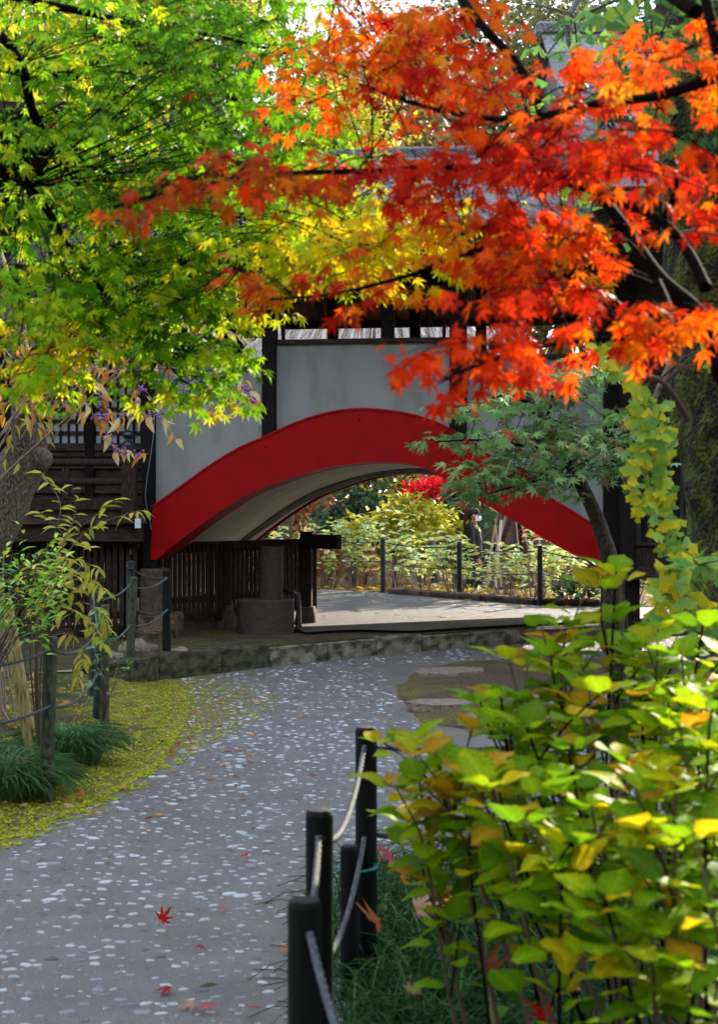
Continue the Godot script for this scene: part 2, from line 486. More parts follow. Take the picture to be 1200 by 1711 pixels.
func build_setting() -> void:
	var blot := noise(0.9, 101, 4)
	var spot := noise(5.0, 103, 3)
	var tuft := noise(14.0, 105, 3)
	var moss_yellow := Color(0.6, 0.52, 0.03)
	var moss_green := Color(0.2, 0.22, 0.025)
	var earth := Color(0.1, 0.07, 0.045)
	var dark_earth := Color(0.035, 0.026, 0.018)
	# the ground: one sheet from the camera to far behind the trees, stepped at the kerb
	var xs := steps(-60, -6, 6.0) + steps(-5.6, 5.6, 0.08) + steps(6, 60, 6.0)
	var front_paint := func(x: float, d: float) -> Color:
		var e := left_edge(d) - x
		if e < 0.0 and x > -0.5: return dark_earth.lerp(moss_green, clampf(0.2 + spot.get_noise_2d(x, d), 0, 0.5))
		var m := blot.get_noise_2d(x * 1.6, d * 1.6) * 0.9 + spot.get_noise_2d(x, d) * 0.7
		var near := moss_yellow.lerp(moss_green, clampf(0.32 + m * 0.9, 0.0, 1.0))
		near = near.lerp(earth, clampf(spot.get_noise_2d(x * 0.7 + 40.0, d * 0.7) * 1.8 - 0.3, 0.0, 0.8))
		var back := moss_green.lerp(earth, clampf(0.5 + m, 0.0, 1.0))
		var c := near.lerp(back, smoothstep(0.35, 0.8, e + m * 0.25))
		return c * (0.75 + 0.5 * clampf(0.5 + tuft.get_noise_2d(x, d), 0, 1))
	var lump := func(x: float, d: float) -> float:
		return front_h(x, d) + 0.012 * spot.get_noise_2d(x, d) + 0.008 * tuft.get_noise_2d(x, d) + 0.003
	var g := Geo.new()
	var rows := 110
	for j in rows + 1:
		var t := pow(float(j) / rows, 1.15)
		for x: float in xs:
			var d := lerpf(2.0, kerb_d(x) + 0.12, t)
			g.col = front_paint.call(x, d)
			g.vert(Vector3(x, lump.call(x, d), -d), Vector3.UP)
	var w := xs.size()
	for j in rows:
		for i in w - 1:
			var a := j * w + i
			g.face(a, a + 1, a + w + 1); g.face(a, a + w + 1, a + w)
	g.smooth()
	struct("ground", g, M.ground, "mossy earth beside the path in front of the kerb")
	var up_paint := func(x: float, d: float) -> Color:
		var m := blot.get_noise_2d(x * 2.0, d * 2.0) + spot.get_noise_2d(x, d) * 0.8
		var past := d - far_edge(x)
		if past > -0.1:
			var yel := Color(0.5, 0.3, 0.02)
			return earth.lerp(yel, clampf(spot.get_noise_2d(x * 1.5, d * 1.5) * 2.0 + 0.5, 0, 1)).lerp(moss_green * 1.6, smoothstep(0.45, 0.15, past + m * 0.15) * 0.8)
		return Color(0.2, 0.17, 0.02).lerp(earth * 0.9, clampf(0.45 + m * 1.2, 0, 1)) * (0.8 + 0.4 * clampf(0.5 + tuft.get_noise_2d(x, d), 0, 1))
	g = Geo.new()
	rows = 150
	for j in rows + 1:
		var t := pow(float(j) / rows, 1.5)
		for x: float in xs:
			var k := kerb_d(x)
			var d := lerpf(k + 0.05, 24.0, t) if j <= 120 else lerpf(k + 0.05, 24.0, pow(0.8, 1.5)) 
			if j > 120: d = lerpf(d, 160.0, pow((j - 120) / 30.0, 2.5))
			g.col = up_paint.call(x, d)
			g.vert(Vector3(x, far_h(x, d) + (0.02 * spot.get_noise_2d(x, d) + 0.03 * blot.get_noise_2d(x, d) * smoothstep(0.1, 0.5, d - k)) * smoothstep(-0.6, -0.9, x - (d - 15.0) * 0.5) + 0.001, -d), Vector3.UP)
	for j in rows:
		for i in w - 1:
			var a := j * w + i
			g.face(a, a + 1, a + w + 1); g.face(a, a + w + 1, a + w)
	g.smooth()
	struct("upper_ground", g, M.ground, "mossy earth under and beyond the bridge")

	# the path: exposed aggregate with moss creeping in along its left edge
	var stain := Color(0.44, 0.415, 0.4)
	var tan_c := Color(0.44, 0.4, 0.36)
	var path_paint := func(x: float, d: float) -> Color:
		var c := stain.lerp(tan_c, clampf(blot.get_noise_2d(x * 0.8 + 9.0, d * 0.8) * 1.2 + 0.1, 0, 0.7))
		c = c * (1.0 + 0.25 * spot.get_noise_2d(x * 0.6, d * 0.6))
		var e: float = x - left_edge(d) + 0.16 * blot.get_noise_2d(x * 3.0, d * 3.0) + 0.08 * spot.get_noise_2d(x, d)
		c = c.lerp(moss_yellow * 0.75, (1.0 - smoothstep(0.0, lerpf(0.1, 0.75, smoothstep(8.6, 11.0, d)), e)) * 0.85)
		return c
	g = Geo.new()
	rows = 230
	var cols := 120
	for j in rows + 1:
		var t := pow(float(j) / rows, 1.1)
		for i in cols + 1:
			var s := pow(float(i) / cols, 1.25)
			var d := lerpf(2.2, 16.6, t)
			var xl := left_edge(d) - 0.1 + 0.1 * spot.get_noise_2d(d * 0.5, 3.0) + 0.06 * tuft.get_noise_2d(d, 1.0)
			var x := lerpf(xl, 5.5, s)
			var k := kerb_d(x) - 0.004
			d = minf(d, k)
			g.col = path_paint.call(x, d)
			g.vert(Vector3(x, base_h(d) + 0.012, -d), Vector3.UP)
	for j in rows:
		for i in cols:
			var a := j * (cols + 1) + i
			g.face(a, a + 1, a + cols + 2); g.face(a, a + cols + 2, a + cols + 1)
	g.smooth()
	var path := struct("path", g, M.path, "grey garden path of concrete set with river pebbles")

	# pebbles set in the path, thickest near the camera
	var peb := []
	for k in 5:
		var q := Geo.new()
		var nz := noise(0.8, 200 + k, 2)
		for j in 5:
			for i in 11:
				var an := TAU * i / 10.0
				var el := PI * 0.5 * j / 4.0
				var p := Vector3(cos(an) * cos(el), sin(el) * 0.46 - 0.03, sin(an) * cos(el) * 0.74)
				p *= 1.0 + 0.28 * nz.get_noise_2d(cos(an) * 2.0, sin(an) * 2.0)
				q.vert(p, Vector3.UP)
		for j in 4:
			for i in 10:
				var a := j * 11 + i
				q.face(a + 1, a, a + 12); q.face(a, a + 11, a + 12)
		q.smooth()
		peb.append(q.mesh())
	var spots := []
	var grid := {}
	var tries := 0
	while spots.size() < 5600 and tries < 130000:
		tries += 1
		var d := 4.2 + 11.6 * pow(rng.randf(), 0.9)
		var x := rf(-2.6, 3.4)
		if x < left_edge(d) + 0.03 or d > kerb_d(x) - 0.06: continue
		if x > -0.02 and d < 6.3: continue
		if x > 0.25 + (12.0 - d) * 0.08 and d > 9.2 and d < 13.6: continue
		if d > 10.2 and spot.get_noise_2d(x, d) < -0.1: continue
		var cellk := Vector2i(int(floor(x / 0.085)), int(floor(d / 0.085)))
		var bad := false
		for a in [-1, 0, 1]:
			for b in [-1, 0, 1]:
				if grid.has(cellk + Vector2i(a, b)) and (grid[cellk + Vector2i(a, b)] as Vector2).distance_to(Vector2(x, d)) < 0.045: bad = true
		if bad: continue
		grid[cellk] = Vector2(x, d)
		spots.append(Vector2(x, d))
	spots.sort_custom(func(a: Vector2, b: Vector2) -> bool: return a.y < b.y)
	var far_x := []
	var far_c := []
	var made := 0
	for s: Vector2 in spots:
		var size := rf(0.009, 0.023) * (1.0 if rng.randf() < 0.85 else 1.35)
		var xf := Transform3D(Basis(Vector3.UP, rf(-0.7, 0.7) + (PI if rng.randf() < 0.5 else 0.0)) * Basis.from_scale(Vector3(size, size * rf(0.45, 0.9), size * rf(0.75, 1.1))), Vector3(s.x, base_h(s.y) + 0.0105, -s.y))
		var tone := rng.randi() % 6
		if made < 300 and absf(s.x / s.y) < 0.235 and s.y > 4.5:
			made += 1
			part("pebble", peb[rng.randi() % 5], M.pebbles[tone], path, xf)
		else:
			far_x.append(xf); far_c.append([Color(0.1, 0.107, 0.117), Color(0.17, 0.183, 0.198), Color(0.28, 0.3, 0.32), Color(0.33, 0.343, 0.355), Color(0.4, 0.41, 0.418), Color(0.06, 0.062, 0.068)][tone])
	for k in 9000:   # finer gravel between them
		var d := 4.3 + 9.0 * pow(rng.randf(), 1.3)
		var x := rf(-2.4, 2.0)
		if x < left_edge(d) + 0.05 or (x > 0.0 and d < 6.3) or d > kerb_d(x) - 0.1: continue
		if x > 0.25 + (12.0 - d) * 0.08 and d > 9.2: continue
		var size := rf(0.003, 0.009)
		far_x.append(Transform3D(Basis(Vector3.UP, rf(0, TAU)) * Basis.from_scale(Vector3(size, size * 0.7, size * rf(0.7, 1.3))), Vector3(x, base_h(d) + 0.0105, -d)))
		var tone := rf(0.05, 0.34)
		far_c.append(Color(tone, tone * 0.98, tone * 0.98) if rng.randf() < 0.85 else Color(tone * 1.2, tone * 0.95, tone * 0.7))
	many("pebbles", peb[0], M.pebble_far, far_x, far_c, path)

	# moss cushions on the bank and creeping over the path's edge
	var cushion := Geo.new()
	for i in 7:
		var an := TAU * i / 7.0
		for s: float in [0.0, 1.0]:
			var dirv := Vector3(cos(an + s * 0.4), 0, sin(an + s * 0.4))
			var side := Vector3(-dirv.z, 0, dirv.x) * 0.16
			var p0 := dirv * 0.25 * s
			var p1 := p0 + dirv * (0.75 - 0.4 * s) + Vector3(0, 0.45 + 0.5 * s, 0)
			var q := cushion.vert(p0 - side, Vector3.UP)
			cushion.vert(p0 + side, Vector3.UP); cushion.vert(p1, Vector3.UP)
			cushion.face(q, q + 1, q + 2)
	var mx := []
	var mc := []
	for k in 17000:
		var d := 6.2 + 6.3 * rng.randf()
		var x := left_edge(d) + (-rf(-0.02, 1.3) if k % 4 else rf(-0.05, 0.1 + 0.6 * smoothstep(8.5, 11.5, d)))
		if d > kerb_d(x) - 0.03: continue
		var e := x - left_edge(d)
		if e > 0.0 and spot.get_noise_2d(x * 1.4, d * 1.4) < 0.02 + e * 0.35: continue
		if e < -0.7 and blot.get_noise_2d(x * 2, d * 2) < 0.0: continue
		var size := rf(0.006, 0.017)
		mx.append(Transform3D(Basis(Vector3.UP, rf(0, TAU)) * Basis.from_scale(Vector3(size, size * rf(0.5, 1.0), size)), Vector3(x, maxf(front_h(x, d), base_h(d) + 0.012) + 0.001, -d)))
		mc.append(Color(0.3, 0.36, 0.02).lerp(Color(0.72, 0.7, 0.05), rng.randf()) * rf(0.8, 1.15))
	var moss := many("moss", cushion.mesh(), M.blade, mx, mc)
	tag(moss, "yellow green moss on the bank left of the path", "moss")

	# the island of mossy earth with stepping stones between the path's two arms
	g = Geo.new()
	var ring := [[0.27, 12.0], [0.3, 11.2], [0.42, 10.3], [0.7, 9.8], [1.3, 9.5], [2.2, 9.3], [4.8, 9.2], [4.8, 13.2], [3.0, 13.9], [1.6, 14.0], [0.85, 13.7], [0.5, 13.1]]
	var mid := Vector2(2.2, 11.6)
	var lev := [0.0, 0.35, 0.7, 0.88, 0.95, 1.0]
	var nr := 96
	for j in lev.size():
		for i in nr + 1:
			var f := float(i % nr) / nr * ring.size()
			var a: Array = ring[int(f) % ring.size()]
			var b: Array = ring[(int(f) + 1) % ring.size()]
			var q := Vector2(a[0], a[1]).lerp(Vector2(b[0], b[1]), f - floor(f))
			q += (q - mid).normalized() * 0.05 * spot.get_noise_2d(q.x * 0.7, q.y * 0.7)
			q = mid.lerp(q, lev[j])
			var m := blot.get_noise_2d(q.x * 2.4, q.y * 2.4) + 0.6 * spot.get_noise_2d(q.x, q.y)
			g.col = Color(0.21, 0.135, 0.09).lerp(Color(0.4, 0.34, 0.04), clampf(0.1 + m * 0.9 + (lev[j] - 0.8) * 2.2, 0, 0.85))
			g.vert(Vector3(q.x, base_h(q.y) + 0.06 * (1.0 - pow(lev[j], 8.0)) + 0.014 + 0.01 * spot.get_noise_2d(q.x * 2, q.y * 2), -q.y), Vector3.UP)
	for j in lev.size() - 1:
		for i in nr:
			var a := j * (nr + 1) + i
			g.face(a, a + nr + 2, a + 1); g.face(a, a + nr + 1, a + nr + 2)
	g.smooth()
	var island := struct("ground_island", g, M.ground, "low mossy mound with stepping stones beside the path")
	for s: Array in [[0.6, 10.75, 0.26, 0.2, 0.2], [1.05, 10.15, 0.42, 0.26, 0.5], [0.72, 12.6, 0.3, 0.3, 1.1], [1.5, 10.9, 0.4, 0.3, 0.2], [2.2, 10.1, 0.4, 0.3, 0.9]]:
		g = Geo.new()
		var o := PackedVector2Array()
		for i in 9:
			var an := TAU * i / 9.0
			var rr := 1.0 + rf(-0.14, 0.14)
			o.append(Vector2(cos(an) * s[2] * rr, sin(an) * s[3] * rr))
		g.extrude(o, -0.06, 0.0)
		part("stepping_stone", g, M.slab, island, Transform3D(Basis(Vector3.UP, s[4]) * Basis(Vector3.RIGHT, -PI / 2 + rf(-0.03, 0.03)), Vector3(s[0], base_h(s[1]) + 0.079, -s[1])))

	# the kerb: stone blocks along the edge of the raised ground
	var kerb := Node3D.new()
	kerb.name = "kerb"
	add_child(kerb)
	tag(kerb, "row of worn mossy kerb stones holding the raised ground", "", "", "structure")
	var line := []
	var q0 := Vector2(-1.98, kerb_d(-1.98))
	for x: float in steps(-1.98, 9.0, 0.02): line.append(Vector2(x, kerb_d(x)))
	var run := 0.0
	var start := q0
	var want := 0.45
	for i in range(1, line.size()):
		run += (line[i] as Vector2).distance_to(line[i - 1])
		if run > want:
			var e: Vector2 = line[i]
			var a := Vector3(start.x, 0, -start.y)
			var b := Vector3(e.x, 0, -e.y)
			var dirv := (b - a).normalized()
			a += dirv * 0.003; b -= dirv * 0.003
			var side := Vector3.UP.cross(dirv) * -0.09   # back from the path
			var lo := base_h((start.y + e.y) * 0.5) - 0.1
			var hi := UP + rf(-0.012, 0.006) if start.x > -1.0 else UP + 0.012 + rf(-0.012, 0.02)
			var up := Vector3(0, (lo + hi) * 0.5, 0)
			g = Geo.new()
			var t := rf(-0.012, 0.012)
			g.box((a + b) * 0.5 + up + (side if side.z < 0 else -side), Vector3(a.distance_to(b), hi - lo, 0.18), Basis(Vector3.UP, atan2(-dirv.z, dirv.x) + t * 0.5), 0.011)
			part("kerb_stone", g, M.kerb if start.x > -1.0 else M.mossy_kerb, kerb)
			start = e
			run = 0.0
			want = rf(0.52, 0.72)

	# the asphalt road beyond the kerb, with the low edging along its far side
	var o := PackedVector2Array()
	for x: float in steps(-0.5, 9.0, 0.25):
		o.append(Vector2(x, -(kerb_d(x) + 0.2 + 0.75 * smoothstep(0.55, -0.2, x))))
	var back := steps(-2.5, 9.0, 0.25)
	back.reverse()
	for x: float in back: o.append(Vector2(x, -far_edge(x) + 0.03 * sin(x * 9.0)))
	var tr := Geometry2D.triangulate_polygon(o)
	g = Geo.new()
	for i in range(0, tr.size(), 3):
		var a := o[tr[i]]
		var b := o[tr[i + 1]]
		var c := o[tr[i + 2]]
		var h := UP + 0.028
		var cc := Vector3(a.x, h, a.y)
		if (b - a).cross(c - a) > 0: g.tri(cc, Vector3(c.x, h, c.y), Vector3(b.x, h, b.y))
		else: g.tri(cc, Vector3(b.x, h, b.y), Vector3(c.x, h, c.y))
	struct("road", g, M.road, "smooth grey asphalt road beyond the kerb")
	for a: Array in [[0.45, 21.55, 1.0, 20.7], [1.01, 20.68, 1.6, 19.78], [1.61, 19.76, 2.18, 18.9], [2.19, 18.88, 2.9, 18.6]]:
		g = Geo.new()
		g.beam(Vector3(a[0], UP + 0.045, -a[1]), Vector3(a[2], UP + 0.045, -a[3]), 0.14, 0.13, 0.02)
		part("edging_stone", g, M.mossy_stone, kerb)

# ---------------------------------------------------------------- the covered bridge; local x along its face, -z into the passage
const YAW := 0.131
var bridge_xf := Transform3D(Basis(Vector3.UP, -YAW), Vector3(0.17, 0, -14.0))

func bp(px: float, py: float, w := 0.0) -> Vector2:   # a place measured on the photograph, on the bridge's plane w metres behind its face
	var inv := bridge_xf.affine_inverse()
	var e := inv * Vector3(0, EYE, 0)
	var f := inv.basis * at(px, py, 1.0) - inv.basis * Vector3(0, EYE, 0)
	var t := (-w - e.z) / f.z
	return Vector2(e.x + f.x * t, e.y + f.y * t)

func arch(rows: Array, n: int) -> PackedVector2Array:   # measured places joined by a smooth line
	var p := []
	for r: Array in rows:
		var q := bp(r[0], r[1])
		p.append(Vector3(q.x, q.y, 0))
	var out := PackedVector2Array()
	for q in curve(p, n): out.append(Vector2(q.x, q.y))
	return out

func height_on(line: PackedVector2Array, x: float) -> float:
	for i in line.size() - 1:
		if x <= line[i + 1].x: return lerpf(line[i].y, line[i + 1].y, clampf((x - line[i].x) / (line[i + 1].x - line[i].x), 0, 1))
	return line[line.size() - 1].y

func build_bridge() -> void:
	var b := thing("covered_bridge", "dark timber covered bridge with grey white panels and a thick red arch over the path", "bridge", bridge_xf.origin, -YAW)
	var outer := arch([[254, 848], [300, 815], [350, 779], [400, 749], [437, 733], [480, 713], [520, 698], [560, 688], [600, 684], [640, 686], [690, 694], [740, 711], [790, 741], [850, 785], [900, 820], [950, 851], [1003, 884]], 4)
	var inner := arch([[251, 934], [263, 933], [293, 908], [347, 868], [393, 838], [430, 818], [500, 793], [545, 781], [583, 775], [637, 771], [700, 779], [750, 804], [791, 831], [833, 855], [875, 879], [916, 903], [971, 932], [1008, 940]], 4)
	var W := 4.2
	# the red arch timber on the near face, with a proud rounded upper edge
	var ring := PackedVector2Array()
	for q in outer: ring.append(q)
	for i in range(inner.size() - 1, -1, -1): ring.append(inner[i])
	var g := Geo.new()
	g.extrude(ring, -0.55, 0.0)
	var arch_part := part("arch", g, M.red, b)
	g = Geo.new()
	for i in outer.size() - 1:
		g.beam(Vector3(outer[i].x, outer[i].y + 0.004, -0.05), Vector3(outer[i + 1].x, outer[i + 1].y + 0.004, -0.05), 0.116, 0.024, 0.004)
	part("arch_capping", g, M.red, arch_part)
	for s: Array in [[444, 745], [756, 762], [600, 700]]:
		var q := bp(s[0], s[1])
		g = Geo.new()
		g.lathe(PackedVector2Array([Vector2(0.016, 0), Vector2(0.013, 0.008), Vector2(0, 0.011)]), 8, Transform3D(Basis(Vector3.RIGHT, PI / 2), Vector3(q.x, q.y, 0)))
		part("bolt_head", g, M.red, arch_part)
	# the pale underside between the arches, in painted boards
	var soff := PackedVector2Array()
	for i in inner.size(): soff.append(inner[i] + Vector2(0, 0.03))
	for k in 3:
		var z0 := -0.552 - k * (W - 0.6) / 3.0
		var z1 := z0 - (W - 0.6) / 3.0 + 0.003
		g = Geo.new()
		for i in soff.size() - 1:
			var p := soff[i]
			var q := soff[i + 1]
			if q.x - p.x < 0.001 or i < 4: continue
			for o: float in [0.0, 0.06]:
				var a := Vector3(p.x, p.y + o, z0)
				var c := Vector3(q.x, q.y + o, z0)
				var d := Vector3(q.x, q.y + o, z1)
				var e := Vector3(p.x, p.y + o, z1)
				var nm := Vector3(-(q - p).y, (q - p).x, 0).normalized() * (1.0 if o > 0 else -1.0)
				var f := g.vert(a, nm); g.vert(c, nm); g.vert(d, nm); g.vert(e, nm)
				if o > 0: g.face(f, f + 1, f + 2); g.face(f, f + 2, f + 3)
				else: g.face(f, f + 2, f + 1); g.face(f, f + 3, f + 2)
		g.smooth()
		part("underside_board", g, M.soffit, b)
	ring = PackedVector2Array()
	for q in inner: ring.append(q + Vector2(0, 0.0))
	for i in range(inner.size() - 1, -1, -1): ring.append(inner[i] + Vector2(0, 0.4))
	g = Geo.new()
	g.extrude(ring, -W - 0.06, -W)
	part("rear_fascia", g, M.red, b)
	# the dull cloth bunched along the underside
	for k in 5:
		var pts := PackedVector3Array()
		var rad := PackedFloat32Array()
		for i in range(6, soff.size()):
			var q := soff[i]
			if q.x > 0.35: break
			var t := (q.x + 1.75) / 2.1
			pts.append(Vector3(q.x, q.y - 0.015 - 0.03 * absf(sin(t * 5.0 + k)) * t * (1.0 - t) - 0.012 * (k % 2), -3.2 - 0.06 * k * (1.3 - 0.6 * t) - 0.02 * sin(t * 9.0 + k * 2.0)))
			rad.append(0.02 + 0.012 * sin(t * 7.0 + k * 1.7))
		g = Geo.new()
		g.tube(pts, rad, 6)
		part("cloth_fold", g, M.cloth, b)

	# floor of the passage above the arch, so that the sky does not shine down through it
	ring = PackedVector2Array()
	for i in range(2, outer.size() - 2): ring.append(outer[i] - Vector2(0, 0.1))
	for i in range(outer.size() - 3, 1, -1): ring.append(outer[i] - Vector2(0, 0.22))
	g = Geo.new()
	g.extrude(ring, -W, -0.552)
	part("passage_floor", g, M.wood_h, b)

	# posts, rails and panels of the near wall
	var xl := bp(246, 800).x
	var x2 := bp(448, 650).x
	var x3 := bp(765, 650).x
	var xr := bp(1025, 700).x
	var rail_side := bp(400, 601).y
	var rail_mid := bp(600, 568).y
	for s: Array in [[xl, 0.115, 0.98, 3.75], [x2, 0.125, 2.15, 4.1], [x3, 0.15, 2.1, 4.1], [xr, 0.17, 0.9, 3.75]]:
		g = Geo.new()
		g.box(Vector3(s[0], (s[2] + s[3]) * 0.5, -0.09), Vector3(s[1], s[3] - s[2], 0.16), Basis(), 0.008)
		part("post", g, M.wood_v, b)
	for s: Array in [[xl + 0.058, x2 - 0.063, rail_side], [x2 + 0.063, x3 - 0.076, rail_mid], [x3 + 0.076, xr - 0.086, rail_side]]:
		g = Geo.new()
		g.box(Vector3((s[0] + s[1]) * 0.5, s[2], -0.1), Vector3(s[1] - s[0], 0.045, 0.1), Basis(), 0.005)
		part("rail", g, M.wood_h, b)
		var o := PackedVector2Array([Vector2(s[1], s[2] - 0.0225), Vector2(s[0], s[2] - 0.0225)])
		for x: float in steps(s[0], s[1], 0.06): o.append(Vector2(x, height_on(outer, x) - 0.04))
		g = Geo.new()
		g.extrude(o, -0.15, -0.085)
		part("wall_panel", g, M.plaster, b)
	# thin seams where the panel sheets meet
	for s: Array in [[347, 690, 770], [598, 640, 570]]:
		pass
	# far wall: posts and a low rail only, open above
	for x: float in [xl, x2, (x2 + x3) * 0.5 + 0.1, x3, xr]:
		g = Geo.new()
		var foot := maxf(1.0, height_on(outer, x) - 0.1)
		g.box(Vector3(x, (4.2 + foot) * 0.5, -W + 0.2), Vector3(0.12, 4.2 - foot, 0.12), Basis(), 0.008)
		part("rear_post", g, M.wood_v, b)
	var o2 := PackedVector2Array([Vector2(xr, 2.75), Vector2(xl, 2.75)])
	for x: float in steps(xl, xr, 0.08): o2.append(Vector2(x, height_on(outer, x) - 0.1))
	g = Geo.new()
	g.extrude(o2, -W + 0.15, -W + 0.22)
	part("rear_panel", g, M.wood_h, b)
	for s: Array in [[xl, xr, 4.12]]:
		g = Geo.new()
		g.box(Vector3((s[0] + s[1]) * 0.5, s[2], -W + 0.2), Vector3(s[1] - s[0], 0.16, 0.14), Basis(), 0.008)
		part("rear_beam", g, M.wood_h, b)
	# lintels, mullion and the head beam of the near wall
	g = Geo.new()
	g.box(Vector3((x2 + x3) * 0.5, bp(600, 483).y, -0.1), Vector3(x3 - x2 - 0.14, 0.075, 0.09), Basis(), 0.005)
	part("lintel", g, M.wood_h, b)
	g = Geo.new()
	g.box(Vector3(bp(646, 500).x, (rail_mid + 4.0) * 0.5, -0.1), Vector3(0.115, 4.0 - rail_mid - 0.04, 0.08), Basis(), 0.005)
	part("mullion", g, M.wood_v, b)
	for s: Array in [[xl, x2, 3.62], [x3, xr, 3.62], [xl, xr, 3.98]]:
		g = Geo.new()
		g.box(Vector3((s[0] + s[1]) * 0.5, s[2], -0.09), Vector3(s[1] - s[0] - 0.1, 0.16, 0.12), Basis(), 0.008)
		part("head_beam", g, M.wood_h, b)
	# slim window frame in the middle opening
	for s: Array in [[470, 0.03], [741, 0.03]]:
		g = Geo.new()
		g.box(Vector3(bp(s[0], 540).x, bp(600, 530).y, -0.1), Vector3(s[1], 0.44, 0.05), Basis(), 0.003)
		part("window_stile", g, M.wood_v, b)

	# roof: rafters, ceiling boards and courses of grey shingles, gable ends left and right
	var ex := -0.8
	var eave := 3.84
	var ridge_z := -W * 0.5
	var ridge_y := 5.12
	var rl := -1.8
	var rr := 1.92
	var slope_len := Vector2(ridge_z + 0.0 - (-ex), ridge_y - eave).length()
	var front_dir := Vector3(0, ridge_y - eave, ridge_z + ex * 1.0 + 0.0)
	front_dir = Vector3(0, ridge_y - eave, ridge_z - 0.8).normalized()
	slope_len = Vector2(ridge_y - eave, ridge_z - 0.8).length()
	for side: float in [1.0, -1.0]:
		var sd := Vector3(0, front_dir.y, front_dir.z * side)
		var e0 := Vector3(0, eave, 0.8 if side > 0 else 2.0 * ridge_z - 0.8)
		var nrm := Vector3(0, -sd.z * side, absf(sd.y)) if side > 0 else Vector3(0, absf(sd.z), -absf(sd.y))
		nrm = Vector3(0, absf(sd.z), absf(sd.y) * side)
		var bas := Basis(Vector3.RIGHT, nrm, Vector3.RIGHT.cross(nrm))
		g = Geo.new()
		g.box(e0 + sd * slope_len * 0.5 + Vector3((rl + rr) * 0.5, 0, 0), Vector3(rr - rl, 0.03, slope_len), bas, 0.004)
		part("roof_deck", g, M.ceiling, b)
		for k in 9:
			g = Geo.new()
			g.box(e0 + sd * slope_len * 0.5 - nrm * 0.06 + Vector3(lerpf(rl + 0.1, rr - 0.1, k / 8.0), 0, 0), Vector3(0.06, 0.09, slope_len - 0.05), bas, 0.005)
			part("rafter", g, M.wood_v, b)
		g = Geo.new()
		g.box(e0 + sd * 0.0 - nrm * 0.03 + Vector3((rl + rr) * 0.5, 0, 0), Vector3(rr - rl + 0.02, 0.13, 0.05), bas, 0.006)
		part("eave_board", g, M.wood_h, b)
		var courses := 14
		var acc := Geo.new()
		for j in courses:
			var x := rl - 0.04
			while x < rr:
				var wd := minf(rf(0.38, 0.52), rr + 0.04 - x)
				var t := (j + 0.5) / courses * slope_len
				g = Geo.new()
				g.box(e0 + sd * t + nrm * (0.045 + rf(0.0, 0.006)) + Vector3(x + wd * 0.5, 0, 0), Vector3(wd - 0.005, 0.022, slope_len / courses * 1.25), Basis(Vector3.RIGHT, 0.13 * side) * bas, 0.004)
				if side > 0: part("shingle", g, M.shingles[rng.randi() % 4], b)
				else: acc.put(g)
				x += wd
		if side < 0:
			tag(part("shingles", acc, M.shingles[1], b), "", "", "", "stuff")
	g = Geo.new()
	g.box(Vector3((rl + rr) * 0.5, ridge_y + 0.06, ridge_z), Vector3(rr - rl + 0.1, 0.14, 0.24), Basis(), 0.03)
	part("ridge_cap", g, M.shingles[2], b)
	for x: float in [rl + 0.1, rr - 0.1]:
		g = Geo.new()
		g.extrude(PackedVector2Array([Vector2(-ridge_z - 2.6, eave + 0.06), Vector2(-ridge_z + 2.6, eave + 0.06), Vector2(-ridge_z, ridge_y - 0.06)]), -0.02, 0.02)
		var gb := part("gable_board", g, M.wood_h, b, Transform3D(Basis(Vector3.UP, PI / 2), Vector3(x, 0, 0)))
		gb.name = numbered("gable_board")
	# lower roofs over the two side bays
	for s: Array in [[-3.3, rl - 0.1], [rr + 0.1, 3.4]]:
		for side: float in [1.0, -1.0]:
			var e0 := Vector3((s[0] + s[1]) * 0.5, 3.66, 0.55 if side > 0 else 2.0 * ridge_z - 0.55)
			var top := Vector3(e0.x, 4.7, ridge_z)
			var sd := (top - e0).normalized()
			var nrm := Vector3(0, absf(sd.z), sd.y * side)
			var bas := Basis(Vector3.RIGHT, nrm, Vector3.RIGHT.cross(nrm))
			g = Geo.new()
			g.box((e0 + top) * 0.5, Vector3(s[1] - s[0], 0.1, e0.distance_to(top)), bas, 0.01)
			part("side_roof", g, M.wood_h, b)
			for j in 12:
				g = Geo.new()
				g.box(e0.lerp(top, (j + 0.5) / 12.0) + nrm * 0.07, Vector3(s[1] - s[0], 0.022, e0.distance_to(top) / 12.0 * 1.25), Basis(Vector3.RIGHT, 0.12 * side) * bas, 0.004)
				part("shingle_course", g, M.shingles[j % 4], b)

	# stone pedestals under the corner posts
	for s: Array in [[xl + 0.02, 0.0], [xr, 0.0]]:
		g = Geo.new()
		g.box(Vector3(s[0] + 0.02, 0.765, -0.12), Vector3(0.24, 0.43, 0.28), Basis(), 0.02)
		var ped := part("pedestal", g, M.stone, b)
		g = Geo.new()
		g.box(Vector3(s[0] + 0.07, 0.42, -0.12), Vector3(0.36, 0.3, 0.4), Basis(), 0.025)
		part("pedestal_foot", g, M.mossy_stone, ped)
	# round concrete pier standing in a wider drum
	var inv := bridge_xf.affine_inverse()
	var c := inv * at(453, 1050, 14.85)
	g = Geo.new()
	g.lathe(PackedVector2Array([Vector2(0.118, 0.0), Vector2(0.118, 0.62)]), 28, Transform3D(Basis(), Vector3(c.x, 0.55, c.z)))
	var pier := part("pier", g, M.column, b)
	g = Geo.new()
	c = inv * at(444, 1050, 14.85)
	g.lathe(PackedVector2Array([Vector2(0.272, 0.0), Vector2(0.272, 0.4), Vector2(0.262, 0.412), Vector2(0.0, 0.416)]), 32, Transform3D(Basis(), Vector3(c.x, 0.26, c.z)))
	part("pier_drum", g, M.column, pier)
